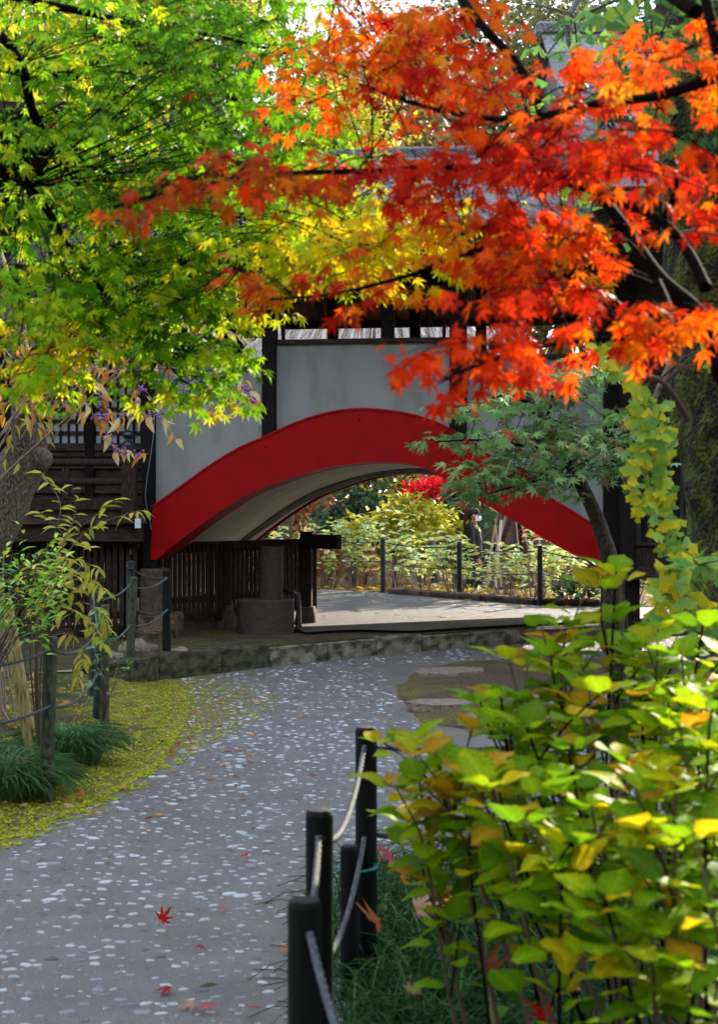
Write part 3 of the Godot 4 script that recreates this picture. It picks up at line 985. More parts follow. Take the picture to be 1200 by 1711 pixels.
	# drain pipe beside the pier
	var pp := [at(470, 984, 14.9), at(484, 986, 14.85), at(494, 990, 14.8), at(498, 1000, 14.8), at(499, 1020, 14.8), at(499, 1051, 14.8)]
	for i in pp.size(): pp[i] = inv * pp[i]
	g = Geo.new()
	var cv := curve(pp, 4)
	g.tube(cv, taper(cv.size(), 0.027, 0.027), 10)
	g.lathe(PackedVector2Array([Vector2(0.034, 0), Vector2(0.034, 0.04), Vector2(0.027, 0.045)]), 10, Transform3D(Basis(), cv[cv.size() - 1]))
	part("drain_pipe", g, M.metal_black, b)
	# slender timber posts on splayed stone feet, and the stub of a cross beam
	for s: Array in [[375, 1046, 15.4, 0.1, 0.22, 1.19], [512, 1041, 15.9, 0.115, 0.17, 1.3]]:
		var f := inv * at(s[0], s[1], s[2])
		g = Geo.new()
		g.lathe(PackedVector2Array([Vector2(0.155, 0), Vector2(0.105, s[4] + 0.04), Vector2(0.0, s[4] + 0.045)]), 4, Transform3D(Basis(), Vector3(f.x, UP - 0.02, f.z)), PI / 4 + 0.1)
		var foot := part("post_foot", g, M.stone, b)
		g = Geo.new()
		g.box(Vector3(f.x, (UP + 0.1 + s[5]) * 0.5, f.z), Vector3(s[3], s[5] - UP - 0.1, s[3]), Basis(), 0.006)
		part("under_post", g, M.slat_light, foot)
	g = Geo.new()
	g.beam(inv * at(505, 904, 15.9), inv * at(567, 905, 15.75), 0.14, 0.145, 0.008)
	part("cross_beam", g, M.wood_v, b)
	g = Geo.new()
	g.beam(inv * at(280, 912, 14.9), inv * at(520, 905, 16.2), 0.1, 0.07, 0.006)
	part("sill_beam", g, M.wood_h, b)
	# a thin cable down the left post
	g = Geo.new()
	var w: Array = []
	for q: Array in [[258, 690], [256, 730], [247, 790], [243, 830], [248, 860], [253, 884]]:
		var l := bp(q[0], q[1])
		w.append(Vector3(l.x, l.y, 0.004))
	cv = curve(w, 4)
	g.tube(cv, taper(cv.size(), 0.0035, 0.0035), 5)
	part("cable", g, M.wire, b)

	# the dark slatted screen under the bridge
	var a := at(268, 1030, 14.55)
	var z := at(530, 1020, 16.6)
	a.y = 0; z.y = 0
	var scr := thing("slatted_screen", "dark slatted timber screen under the red arch behind the round pier", "fence", a)
	var dirv := (z - a).normalized()
	var len := a.distance_to(z)
	var face := Basis(dirv, Vector3.UP, dirv.cross(Vector3.UP))
	var k := 0
	while k * 0.068 < len:
		var s := k * 0.068
		k += 1
		g = Geo.new()
		g.box(dirv * s + Vector3(0, 0.83 + rf(-0.006, 0.006), 0), Vector3(0.046, 0.72, 0.02), face, 0.003)
		part("slat", g, M.slat if s < 1.5 else M.slat_light, scr)
	g = Geo.new()
	g.box(dirv * 0.9 + Vector3(0, 0.42, 0) + face.z * -0.1, Vector3(1.9, 0.22, 0.06), face, 0.008)
	part("gap_light_stop", g, M.stone, scr)  # added strip that stops sunlight showing in the gap below the slats
	for y: float in [0.66, 1.14]:
		g = Geo.new()
		g.box(dirv * len * 0.5 + Vector3(0, y, 0) + face.z * -0.032, Vector3(len, 0.06, 0.04), face, 0.004)
		part("crosspiece", g, M.slat, scr)

func build_left_house() -> void:
	# timber house with a lattice window, veranda and slatted base at the left of the bridge
	var h := thing("veranda_house", "dark timber house with pale lattice windows and a railed veranda left of the bridge", "building", Vector3(-3.2, 0, -15.0))
	var o := Vector3(-3.2, 0, -15.0)
	var P := func(px: float, py: float, d: float) -> Vector3: return at(px, py, d) - o
	var bar := func(called: String, px0: float, py0: float, px1: float, py1: float, d: float, deep: float, m: Material, par: Node, bev := 0.005) -> MeshInstance3D:
		var a: Vector3 = P.call(px0, py0, d)
		var b: Vector3 = P.call(px1, py1, d)
		var g := Geo.new()
		g.box(Vector3((a.x + b.x) * 0.5, (a.y + b.y) * 0.5, a.z - deep * 0.5), Vector3(absf(b.x - a.x), absf(a.y - b.y), deep), Basis(), bev)
		return part(called, g, m, par)
	# wall boards below the windows, lapped
	for k in 9:
		bar.call("wall_board", -420, 741 + k * 20.6, 240, 761 + k * 20.6 + 3, 15.2 - 0.006 * (k % 2), 0.03, M.wood_h if k % 3 else M.wood_pale, h)
		bar.call("board_lip", -420, 758 + k * 20.6, 240, 762 + k * 20.6, 15.17, 0.02, M.wood_pale, h, 0.002)
	# two windows: pale paper behind a lattice
	for s: Array in [[-150, -4], [33, 141], [157, 236]]:
		var f: MeshInstance3D = bar.call("window", s[0], 430, s[1], 742, 15.26, 0.02, M.paper, h)
		var n := int(round((s[1] - s[0]) / 13.2))
		for k in n + 1:
			var x: float = lerpf(s[0], s[1], float(k) / n)
			bar.call("lattice_bar", x - 2.0, 430, x + 2.0, 742, 15.2, 0.03, M.slat, f, 0.003)
		for k in 16:
			bar.call("lattice_bar", s[0], 440 + k * 20.0, s[1], 445 + k * 20.0, 15.225, 0.02, M.wood_pale, f, 0.002)
		bar.call("window_sill", s[0] - 3, 740, s[1] + 3, 753, 15.17, 0.06, M.wood_pale, f)
	for s: Array in [[-12, 32], [141, 157], [236, 258]]:
		bar.call("wall_post", s[0], 380, s[1], 930, 15.16, 0.12, M.wood_v, h)
	bar.call("wall_beam", -420, 380, 258, 432, 15.14, 0.14, M.wood_h, h)
	# veranda: deck edge, rails, posts with an onion finial
	bar.call("deck_edge", -420, 852, 238, 876, 14.0, 1.1, M.wood_pale, h)
	bar.call("deck_beam", -420, 877, 238, 905, 14.06, 0.12, M.wood_h, h)
	for s: Array in [[766, 779, 13.96], [799, 811, 13.97]]:
		var a: Vector3 = P.call(-420, (s[0] + s[1]) * 0.5, s[2])
		var b: Vector3 = P.call(206, (s[0] + s[1]) * 0.5, s[2])
		var g := Geo.new()
		g.tube(PackedVector3Array([a, b]), PackedFloat32Array([0.035, 0.035]), 12)
		part("rail", g, M.slat, h)
	bar.call("foot_rail", -420, 832, 206, 851, 13.95, 0.1, M.slat, h)
	for x: float in [-330, -110, 109]:
		bar.call("baluster", x - 6, 778, x + 6, 834, 13.94, 0.06, M.slat, h)
	var np: MeshInstance3D = bar.call("newel_post", 202, 753, 227, 876, 13.93, 0.135, M.slat, h, 0.012)
	var g2 := Geo.new()
	var f: Vector3 = P.call(214, 753, 14.0)
	g2.lathe(PackedVector2Array([Vector2(0.062, 0), Vector2(0.064, 0.05), Vector2(0.05, 0.075), Vector2(0.034, 0.085), Vector2(0.032, 0.11), Vector2(0.05, 0.125), Vector2(0.055, 0.145), Vector2(0.044, 0.168), Vector2(0.018, 0.182), Vector2(0.0, 0.19)]), 20, Transform3D(Basis(), f))
	part("finial", g2, M.metal_black, np)
	bar.call("notice_plate", 225, 866, 235, 882, 13.9, 0.015, M.paper, h, 0.001)
	# slatted base
	var k := 0
	while k < 52:
		var x := -340.0 + k * 11.0
		bar.call("slat", x, 890, x + 7.4, 1046, 14.2, 0.025, M.slat, h, 0.003)
		k += 1
	bar.call("base_rail", -420, 906, 232, 917, 14.24, 0.04, M.slat, h)
	bar.call("base_rail", -420, 1022, 232, 1034, 14.24, 0.04, M.slat, h)
	bar.call("base_sill", -420, 1048, 120, 1062, 14.22, 0.1, M.wood_pale, h)
	for x: float in [-200, 20, 200]:
		bar.call("base_post", x, 890, x + 16, 1066, 14.3, 0.1, M.slat_light, h)
	# dark inside behind the slats, wall and roof so that the house is closed
	var g3 := Geo.new()
	g3.box(Vector3(-2.6, 0.75, -2.6), Vector3(6.0, 1.4, 0.1))
	part("rear_base", g3, M.wood_h, h)
	g3 = Geo.new()
	g3.box(Vector3(-2.6, 2.6, -3.2), Vector3(7.0, 4.2, 0.1))
	part("rear_wall", g3, M.wood_h, h)
	g3 = Geo.new()
	g3.box(Vector3(-2.4, 4.75, -1.0), Vector3(6.6, 0.1, 5.4), Basis(Vector3.RIGHT, -0.08), 0.01)
	part("roof", g3, M.wood_h, h)

func build_right_house() -> void:
	var o := Vector3(2.6, 0, -13.3)
	var h := thing("porch_wing", "dark timber wing with a barred door on stilts right of the red arch", "building", o)
	var bar := func(called: String, px0: float, py0: float, px1: float, py1: float, d: float, deep: float, m: Material, par: Node, bev := 0.005) -> MeshInstance3D:
		var a := at(px0, py0, d) - o
		var b := at(px1, py1, d) - o
		var g := Geo.new()
		g.box(Vector3((a.x + b.x) * 0.5, (a.y + b.y) * 0.5, a.z - deep * 0.5), Vector3(absf(b.x - a.x), absf(a.y - b.y), deep), Basis(), bev)
		return part(called, g, m, par)
	bar.call("wall_post", 1040, 400, 1062, 953, 13.42, 0.14, M.wood_v, h)
	bar.call("wall_post", 1180, 400, 1210, 953, 13.42, 0.14, M.wood_v, h)
	bar.call("door", 1062, 640, 1180, 946, 13.52, 0.03, M.metal_black, h)
	for x: float in [1078, 1096, 1114, 1132, 1150, 1168]:
		bar.call("door_bar", x - 5, 690, x + 5, 906, 13.5, 0.03, M.wood_v, h)
	for y: Array in [[640, 660], [686, 694], [906, 912], [946, 955]]:
		bar.call("door_rail", 1062, y[0], 1180, y[1], 13.46, 0.05, M.wood_h, h)
	bar.call("lower_panel", 1062, 912, 1180, 946, 13.49, 0.03, M.slat, h)
	bar.call("upper_wall", 1062, 400, 1180, 640, 13.5, 0.05, M.wood_h, h)
	bar.call("side_wall", 1210, 400, 1800, 953, 13.4, 0.1, M.wood_h, h)
	bar.call("floor_beam", 1040, 955, 1800, 968, 13.4, 0.2, M.wood_h, h)
	bar.call("rear_wall", 1040, 400, 1800, 900, 16.5, 0.1, M.wood_h, h)
	var g := Geo.new()
	var b := g
	b.beam(at(1046, 692, 13.38) - o, at(1100, 722, 13.38) - o, 0.05, 0.1)
	part("brace", b, M.wood_v, h)
	g = Geo.new()
	# steep wing roof, ridge raised and run far right to shade the path
	g.extrude(PackedVector2Array([Vector2(-1.3, 3.9), Vector2(-1.3, 4.0), Vector2(1.7, 6.1), Vector2(4.7, 4.0), Vector2(4.7, 3.9)]), -0.75, 11.0)
	part("roof", g, M.shingles[0], h, Transform3D(Basis(Vector3.UP, PI / 2), Vector3.ZERO))
	for side: float in [1.0, -1.0]:
		var e0 := Vector3(5.1, 4.0, 1.3 if side > 0 else -4.7)
		var top := Vector3(5.1, 6.1, -1.7)
		var sd := (top - e0).normalized()
		var nrm := Vector3(0, absf(sd.z), sd.y * side)
		for j in 16:
			g = Geo.new()
			g.box(e0.lerp(top, (j + 0.5) / 16.0) + nrm * 0.03, Vector3(11.9, 0.024, e0.distance_to(top) / 16.0 * 1.25), Basis(Vector3.RIGHT, 0.12 * side) * Basis(Vector3.RIGHT, nrm, Vector3.RIGHT.cross(nrm)), 0.004)
			part("shingle_course", g, M.shingles[(j * 7) % 4], h)
	g = Geo.new()
	g.box(Vector3(5.1, 6.13, -1.7), Vector3(12.0, 0.14, 0.26), Basis(), 0.03)
	part("ridge_cap", g, M.shingles[2], h)
	for x: float in [1050, 1320, 1600]:
		bar.call("stilt", x, 966, x + 20, 1080, 13.5, 0.14, M.wood_v, h)

# ---------------------------------------------------------------- rope fences

func post_part(f: Node3D, o: Vector3, top: Vector3, base_y: float, r: float, m: Material, lean := Vector2.ZERO) -> MeshInstance3D:
	var g := Geo.new()
	var h := top.y - base_y
	g.lathe(PackedVector2Array([Vector2(r * 1.03, -0.15), Vector2(r, h * 0.5), Vector2(r, h - 0.012), Vector2(r * 0.9, h - 0.002), Vector2(r * 0.86, h), Vector2(0, h + 0.002)]), 20)
	var b := Basis(Vector3.BACK, lean.x) * Basis(Vector3.RIGHT, lean.y)
	return part("post", g, m, f, Transform3D(b, Vector3(top.x, base_y, top.z) - o))

func rope_part(f: Node3D, o: Vector3, a: Vector3, b: Vector3, sag: float, r := 0.0076, m: Material = null) -> void:
	var g := Geo.new()
	var far := minf(-a.z, -b.z) > 6.5
	var p := rope_line(a - o, b - o, sag, 14 if far else int(a.distance_to(b) / 0.005))
	g.tube(p, taper(p.size(), r, r), 8 if far else 12)
	if not far:   # three twisted strands
		var run := 0.0
		for i in p.size():
			if i > 0: run += p[i].distance_to(p[i - 1])
			for k in 13:
				var q := i * 13 + k
				g.v[q] = p[i] + (g.v[q] - p[i]) * (1.0 + 0.16 * cos(3.0 * TAU * k / 12.0 - run * 260.0))
		g.smooth()
	part("rope", g, m if m != null else M.rope, f)

func build_fences() -> void:
	# near, to the right of the path: black posts threaded with grey rope
	var o := Vector3(0.0, 0, -4.2)
	var f := thing("rope_fence", "black posts with grey rope at the right edge of the path in the foreground", "fence", o)
	var p1 := at(612, 1214, 4.83)
	var p2 := at(534, 1352, 3.76)
	var p3 := at(509, 1502, 3.07)
	for p: Vector3 in [p1, p2, p3]:
		post_part(f, o, p, base_h(-p.z) - 0.04, 0.0335, M.post_black)
	var s := at(584, 1412, 4.72)
	var stake := post_part(f, o, s, 0.0, 0.028, M.post_black)
	stake.name = "stake"
	# green twine that ties the stake to the first post
	var g := Geo.new()
	for k in 2:
		var loop := PackedVector3Array()
		for i in 33:
			var an := TAU * i / 32.0
			var c := (p1 + s) * 0.5
			loop.append(Vector3(c.x + cos(an) * 0.06, at(590, 1448, 4.78).y + 0.004 * k + 0.003 * sin(an * 2.0 + k), -4.77 + sin(an) * 0.062) - o)
		g.tube(loop, taper(33, 0.0028, 0.0028), 5)
	part("twine", g, M.twine, f)
	var p0 := Vector3(1.12, 0.83, -6.0)
	post_part(f, o, p0, base_h(6.0) - 0.04, 0.0335, M.post_black)
	var off := Vector3(0, 0, 0.033)
	rope_part(f, o, at(609, 1247, 4.8), at(538, 1398, 3.73), 0.1)
	rope_part(f, o, at(609, 1400, 4.8), at(530, 1610, 3.73), 0.09)
	rope_part(f, o, at(533, 1398, 3.73), at(512, 1560, 3.04), 0.05)
	rope_part(f, o, at(518, 1560, 3.04), at(640, 1870, 2.4), 0.05)
	rope_part(f, o, p1 + Vector3(0.03, -0.062, 0.0), p0 + Vector3(0, -0.1, 0), 0.06)
	rope_part(f, o, p1 + Vector3(0.03, -0.335, 0.0), p0 + Vector3(0, -0.42, 0), 0.07, 0.0076, M.rope_dark)
	p3 += off

	# left of the path, curving back to the bridge: dark and mossy posts
	o = Vector3(-2.0, 0.1, -10.0)
	f = thing("rope_fence", "green and black posts with sagging grey rope along the mossy bank on the left", "fence", o)
	var tops := []
	for a: Array in [[76, 1063, 7.7, 1342, 0.035, "g", 0.03], [162, 1038, 10.1, 1172, 0.034, "b", 0.05], [175, 1010, 9.85, 1190, 0.027, "g", 0.0], [155, 980, 10.9, 1140, 0.033, "b", 0.02], [216, 963, 12.2, 1118, 0.032, "g", 0.05], [217, 938, 12.7, 1100, 0.03, "b", 0.0], [278, 952, 12.7, 1099, 0.034, "k", 0.0]]:
		var t := at(a[0], a[1], a[2])
		var foot := at(a[0], a[3], a[2])
		var h := ground_h(t.x, a[2]) - 0.02
		post_part(f, o, t, minf(h, foot.y), a[4], M.post_green if a[5] == "g" else (M.post_blue if a[5] == "b" else M.post_black), Vector2(-a[6], 0))
		tops.append(t - Vector3(a[6] * 0.0, 0, 0))
	var shift := func(k: int, drop: float) -> Vector3:
		return (tops[k] as Vector3) - Vector3(0, drop, -0.03) + Vector3(0.03 if k == 0 else 0.01, 0, 0)
	var l0 := at(-120, 1100, 7.2)
	rope_part(f, o, l0, shift.call(0, 0.06), 0.06)
	rope_part(f, o, l0 - Vector3(0, 0.3, 0), shift.call(0, 0.34), 0.05)
	rope_part(f, o, shift.call(0, 0.06), shift.call(1, 0.06), 0.07)
	rope_part(f, o, shift.call(0, 0.34), shift.call(1, 0.33), 0.07)
	rope_part(f, o, shift.call(1, 0.06), shift.call(3, 0.06), 0.03)
	rope_part(f, o, shift.call(1, 0.3), shift.call(3, 0.3), 0.03)
	rope_part(f, o, shift.call(3, 0.07), shift.call(4, 0.06), 0.05, 0.008)
	rope_part(f, o, shift.call(3, 0.4), shift.call(4, 0.38), 0.05, 0.008)
	rope_part(f, o, shift.call(4, 0.07), shift.call(6, 0.06), 0.05, 0.008)
	rope_part(f, o, shift.call(4, 0.38), shift.call(6, 0.32), 0.05, 0.008)
	rope_part(f, o, shift.call(5, 0.05), shift.call(6, 0.06), 0.04, 0.008, M.rope_dark)
	rope_part(f, o, shift.call(5, 0.36), shift.call(6, 0.33), 0.05, 0.008, M.rope_dark)
	g = Geo.new()
	var lp := PackedVector3Array()
	for i in 17:
		var an := TAU * i / 16.0
		lp.append(at(219, 944, 12.66) - o + Vector3(cos(an) * 0.034, sin(an) * 0.03, 0.02 * sin(an * 2.0)))
	g.tube(lp, taper(17, 0.009, 0.009), 6)
	part("rope_knot", g, M.rope_dark, f)

	# beyond the road, under the arch
	o = Vector3(0.6, UP, -20.5)
	f = thing("rope_fence", "blue grey posts with thin rope on the far side of the road under the arch", "fence", o)
	var last := at(420, 890, 24.0)
	var rows := [[640, 898, 22.0, 992], [768, 905, 20.4, 999], [903, 911, 18.8, 1010], [1062, 930, 17.6, 1030]]
	for a: Array in rows:
		var t := at(a[0], a[1], a[2])
		post_part(f, o, t, UP - 0.03, 0.033, M.post_blue)
		rope_part(f, o, last - Vector3(0, 0.06, 0), t - Vector3(0, 0.06, 0), 0.04, 0.007, M.rope_dark)
		rope_part(f, o, last - Vector3(0, 0.33, 0), t - Vector3(0, 0.33, 0), 0.05, 0.007, M.rope_dark)
		last = t
	rope_part(f, o, last - Vector3(0, 0.06, 0), last + Vector3(2.6, -0.06, 1.0), 0.06, 0.007, M.rope_dark)
	rope_part(f, o, last - Vector3(0, 0.33, 0), last + Vector3(2.6, -0.33, 1.0), 0.06, 0.007, M.rope_dark)

# ---------------------------------------------------------------- leaves

func maple_leaf(lobes: int, droop: float, s: int) -> Geo:   # tip along +z, face up, one unit from stalk to tip
	var r := RandomNumberGenerator.new()
	r.seed = s
	var ang := [-118.0, -78.0, -38.0, 0.0, 38.0, 78.0, 118.0] if lobes == 7 else [-88.0, -42.0, 0.0, 42.0, 88.0]
	var ln := [0.36, 0.68, 0.9, 1.0, 0.9, 0.68, 0.36] if lobes == 7 else [0.55, 0.88, 1.0, 0.88, 0.55]
	var g := Geo.new()
	var z0 := 0.22
	var pt := func(a: float, q: float, y: float) -> Vector3:
		var v := Vector3(sin(a) * q * 0.8, 0, z0 + cos(a) * q * 0.8)
		v.y = y - droop * (q * q)
		return v
	var pale := Color(1.15, 1.12, 1.0)
	for i in ang.size():
		var a := deg_to_rad(ang[i] + r.randf_range(-5, 5))
		var l: float = ln[i] * r.randf_range(0.88, 1.08)
		var dy := r.randf_range(-0.09, 0.06)
		var aw := 0.27 if lobes == 7 else 0.34
		var a0 := deg_to_rad((ang[i] + ang[i - 1]) * 0.5) if i > 0 else a - aw * 1.6
		var a1 := deg_to_rad((ang[i] + ang[i + 1]) * 0.5) if i < ang.size() - 1 else a + aw * 1.6
		var c: Vector3 = pt.call(0.0, 0.0, 0.02)
		var s0: Vector3 = pt.call(a0, 0.3 * minf(l + 0.2, 1.0), 0.0)
		var s1: Vector3 = pt.call(a1, 0.3 * minf(l + 0.2, 1.0), 0.0)
		var h0: Vector3 = pt.call(a - aw * 0.68, l * 0.58, dy * 0.4)
		var h1: Vector3 = pt.call(a + aw * 0.68, l * 0.58, dy * 0.4)
		var rib: Vector3 = pt.call(a, l * 0.5, dy * 0.4 - 0.035)
		var tip: Vector3 = pt.call(a, l, dy - 0.05)
		var k := []
		for p: Vector3 in [c, s0, h0, tip, h1, s1, rib]:
			g.col = Color.WHITE if p != rib and p != c else pale
			k.append(g.vert(p, Vector3.UP))
		g.face(k[0], k[6], k[1]); g.face(k[1], k[6], k[2]); g.face(k[2], k[6], k[3])
		g.face(k[3], k[6], k[4]); g.face(k[4], k[6], k[5]); g.face(k[5], k[6], k[0])
	g.col = Color(1.0, 0.7, 0.6)
	var e := g.vert(Vector3(-0.012, 0.02, z0), Vector3.UP)
	g.vert(Vector3(0.012, 0.02, z0), Vector3.UP); g.vert(Vector3(0.01, -0.06, -0.2), Vector3.UP); g.vert(Vector3(-0.01, -0.06, -0.2), Vector3.UP)
	g.face(e, e + 1, e + 2); g.face(e, e + 2, e + 3)
	g.smooth()
	return g

func oval_leaf(width: float, fold: float, droop: float, s: int, blotch := 0.0, second := Color(1.9, 1.25, 0.6), rows := 7) -> Geo:
	var r := RandomNumberGenerator.new()
	r.seed = s
	var nz := noise(1.6, s, 3)
	var g := Geo.new()
	var twist := r.randf_range(-0.25, 0.25)
	for i in rows + 1:
		var t := float(i) / rows
		var w := width * 0.5 * pow(sin(PI * pow(t, 0.72)), 0.85) if t < 1.0 else 0.0
		for k in 5:
			var x := (k - 2) / 2.0
			var edge := 1.0 + (0.07 * sin(i * 2.7 + k) if absf(x) == 1.0 else 0.0)
			var p := Vector3(x * w * edge, absf(x) * w * fold + 0.05 * sin(t * 9.0 + x * 3.0) * absf(x) * width - droop * t * t + twist * x * w * t, t)
			var q := clampf(nz.get_noise_2d(x * 0.7 + s, t * 1.4) * 2.4 + blotch * 2.0 - 1.0 + absf(x) * blotch, 0.0, 1.0) if blotch > 0.0 else 0.0
			g.col = Color.WHITE.lerp(second, q)
			if k == 2: g.col = g.col * 1.18
			elif i % 2 == 1 and absf(x) == 0.5: g.col = g.col * 0.86
			g.vert(p, Vector3.UP, Vector2(x * 0.5 + 0.5, t))
	for i in rows:
		for k in 4:
			var a := i * 5 + k
			g.face(a, a + 5, a + 6); g.face(a, a + 6, a + 1)
	g.col = Color(0.9, 0.8, 0.5)
	var e := g.vert(Vector3(-0.012, 0, 0), Vector3.UP)
	g.vert(Vector3(0.012, 0, 0), Vector3.UP); g.vert(Vector3(0.014, 0.02, -0.16), Vector3.UP); g.vert(Vector3(-0.014, 0.02, -0.16), Vector3.UP)
	g.face(e, e + 1, e + 2); g.face(e, e + 2, e + 3)
	g.smooth()
	return g

func ginkgo_leaf(s: int, rim: Color) -> Geo:
	var r := RandomNumberGenerator.new()
	r.seed = s
	var g := Geo.new()
	var spread := r.randf_range(0.85, 1.2)
	var notch := r.randf_range(0.2, 0.55)
	for j in 4:
		var q: float = [0.0, 0.4, 0.84, 1.0][j]
		for i in 13:
			var u := (i - 6) / 6.0
			var a := u * spread
			var rr := q * (1.0 + 0.07 * sin(i * 2.1 + s) - notch * pow(maxf(0.0, 1.0 - absf(u) * 3.0), 1.5) * (1.0 if j > 1 else 0.0))
			g.col = Color.WHITE.lerp(rim, [0.0, 0.0, 0.25, 1.0][j]) * (0.93 + 0.14 * (i % 2))
			g.vert(Vector3(sin(a) * rr * 0.8, 0.1 * cos(a * 2.3 + s) * q - 0.12 * q * q + 0.03 * (i % 2) * q, 0.1 + cos(a) * rr * 0.8), Vector3.UP)
	for j in 3:
		for i in 12:
			var a := j * 13 + i
			g.face(a, a + 13, a + 14); g.face(a, a + 14, a + 1)
	g.col = Color(1.1, 1.0, 0.7)
	var e := g.vert(Vector3(-0.015, 0, 0.12), Vector3.UP)
	g.vert(Vector3(0.015, 0, 0.12), Vector3.UP); g.vert(Vector3(0.012, 0.04, -0.45), Vector3.UP); g.vert(Vector3(-0.012, 0.04, -0.45), Vector3.UP)
	g.face(e, e + 1, e + 2); g.face(e, e + 2, e + 3)
	g.smooth()
	return g

func small_leaf() -> Geo:   # for far crowns: a folded rhomb
	var g := Geo.new()
	var p := [Vector3(0, 0, 0), Vector3(-0.3, 0.08, 0.45), Vector3(0, -0.05, 0.5), Vector3(0.3, 0.08, 0.45), Vector3(0, -0.12, 1.0)]
	for q: Vector3 in p: g.vert(q, Vector3.UP)
	g.face(0, 2, 1); g.face(0, 3, 2); g.face(1, 2, 4); g.face(2, 3, 4)
	g.smooth()
	return g

func blade_mesh() -> Geo:
	var g := Geo.new()
	for i in 6:
		var t := i / 5.0
		var w := 0.03 * (1.0 - t * t * 0.95)
		var p := Vector3(0, sin(t * 1.9) * 0.62, t * t * 0.75)
		g.vert(p + Vector3(-w, 0.006, 0), Vector3.UP); g.vert(p - Vector3(0, 0.004, 0), Vector3.UP); g.vert(p + Vector3(w, 0.006, 0), Vector3.UP)
	for i in 5:
		var a := i * 3
		g.face(a, a + 4, a + 1); g.face(a, a + 3, a + 4); g.face(a + 1, a + 5, a + 2); g.face(a + 1, a + 4, a + 5)
	g.smooth()
	return g

func tinted(g: Geo, c: Color) -> ArrayMesh:
	var k := Geo.new()
	k.v = g.v; k.n = g.n; k.u = g.u; k.ix = g.ix
	for q in g.c: k.c.append(Color(q.r * c.r, q.g * c.g, q.b * c.b))
	return k.mesh()

func leaf_xf(p: Vector3, dir: Vector3, up: Vector3, size: float) -> Transform3D:
	var z := dir.normalized()
	var x := up.cross(z)
	if x.length() < 0.01: x = Vector3.RIGHT.cross(z)
	x = x.normalized()
	return Transform3D(Basis(x, z.cross(x), z) * Basis.from_scale(Vector3.ONE * size), p)

class Foliage:   # leaves gathered before they are put on their plant
	var xf := []
	var kind := PackedInt32Array()
	func add(x: Transform3D, k: int) -> void:
		xf.append(x); kind.append(k)

func in_frame(p: Vector3) -> bool:
	var d := -p.z
	return d > 0.5 and absf(p.x) < d * 0.232 and absf(p.y - EYE) < d * 0.331

func put_leaves(root: Node3D, f: Foliage, shapes: Array, palette: Array, m: Material, most := 300, called := "leaf") -> void:
	var order := []
	for i in f.xf.size():
		var p: Vector3 = f.xf[i].origin
		var z := p.z
		order.append(Vector2(-z if in_frame(p) else 1000.0 - z, i))
	order.sort_custom(func(a: Vector2, b: Vector2) -> bool: return a.x < b.x or (a.x == b.x and a.y < b.y))
	var meshes := {}
	var rx := []
	var rc := []
	var inv := root.transform.affine_inverse()
	for j in order.size():
		var i := int(order[j].y)
		var k := f.kind[i]
		if j < most and order[j].x < 900.0:
			var sh := i % shapes.size()
			var key := Vector2i(sh, k)
			if not meshes.has(key): meshes[key] = tinted(shapes[sh], palette[k])
			part(called, meshes[key], m, root, inv * (f.xf[i] as Transform3D))
		else:
			var c: Color = palette[k]
			rx.append(inv * (f.xf[i] as Transform3D)); rc.append(c * rf(0.82, 1.2))
	if rx.size(): many("foliage", (shapes[0] as Geo).mesh(), m, rx, rc, root)

func limb(root: Node3D, called: String, pts: Array, r0: float, r1: float, m: Material, sides := 8, rough := 0.12, n := 6) -> PackedVector3Array:
	var cv := curve(pts, n)
	var loc := PackedVector3Array()
	for p in cv: loc.append(p - root.position)
	var g := Geo.new()
	g.tube(loc, taper(cv.size(), r0, r1, 0.8), sides, true, rough, wob)
	part(called, g, m, root)
	return cv

func nearest_on(lines: Array, p: Vector3) -> Vector3:
	var best := Vector3.ZERO
	var bd := 1e9
	for l: PackedVector3Array in lines:
		for q in l:
			var e := q.distance_squared_to(p)
			if e < bd: bd = e; best = q
	return best

# one spray of a maple: a twig that reaches out from the nearest branch, fine side twigs, leaves hanging from them
func spray(f: Foliage, tw: Geo, origin: Vector3, from: Vector3, c: Vector3, rad: float, n: int, size: float, pick: Callable, hang := 0.55, face_out := 0.45, flat := 0.38) -> void:
	if from.distance_to(c) > 0.75: from = c + (from - c).normalized() * rf(0.3, 0.6)
	var mid := from.lerp(c, 0.5) + Vector3(rf(-0.1, 0.1), rf(0.0, 0.12), rf(-0.1, 0.1)) * rad * 2.0
	var st := curve([from, mid, c], 4)
	var loc := PackedVector3Array()
	for p in st: loc.append(p - origin)
	tw.tube(loc, taper(loc.size(), 0.0024, 0.0013), 4, false)
	var sub := []
	for k in 4:
		var a := st[st.size() - 1 - (k % 3)]
		var e := c + Vector3(rf(-1, 1), rf(-1, 1) * flat, rf(-1, 1)) * rad
		sub.append([a, e])
		tw.tube(PackedVector3Array([a - origin, (a + e) * 0.5 + Vector3(0, 0.02, 0) - origin, e - origin]), PackedFloat32Array([0.0014, 0.0011, 0.0008]), 3, false)
	for i in n:
		var s: Array = sub[i % 4]
		var t := 0.15 + 0.85 * sqrt(rng.randf())
		var p: Vector3 = (s[0] as Vector3).lerp(s[1], t) + Vector3(rf(-1, 1), rf(-0.7, 0.4), rf(-1, 1)) * size * 0.6
		var out := ((s[1] as Vector3) - (s[0] as Vector3)).normalized()
		var dir := (out * 0.5 + Vector3(rf(-1, 1), 0, rf(-1, 1)) + Vector3(0, -hang - rf(0, 0.5), 0)).normalized()
		var up := Vector3(0, 1.0 - face_out, face_out) + rdir() * 0.38
		f.add(leaf_xf(p, dir, up, size * rf(0.7, 1.15)), pick.call(p))

func px_of(p: Vector3) -> Vector2:
	return Vector2(600 + p.x / -p.z * FOCAL, 855 - (p.y - EYE) / -p.z * FOCAL)

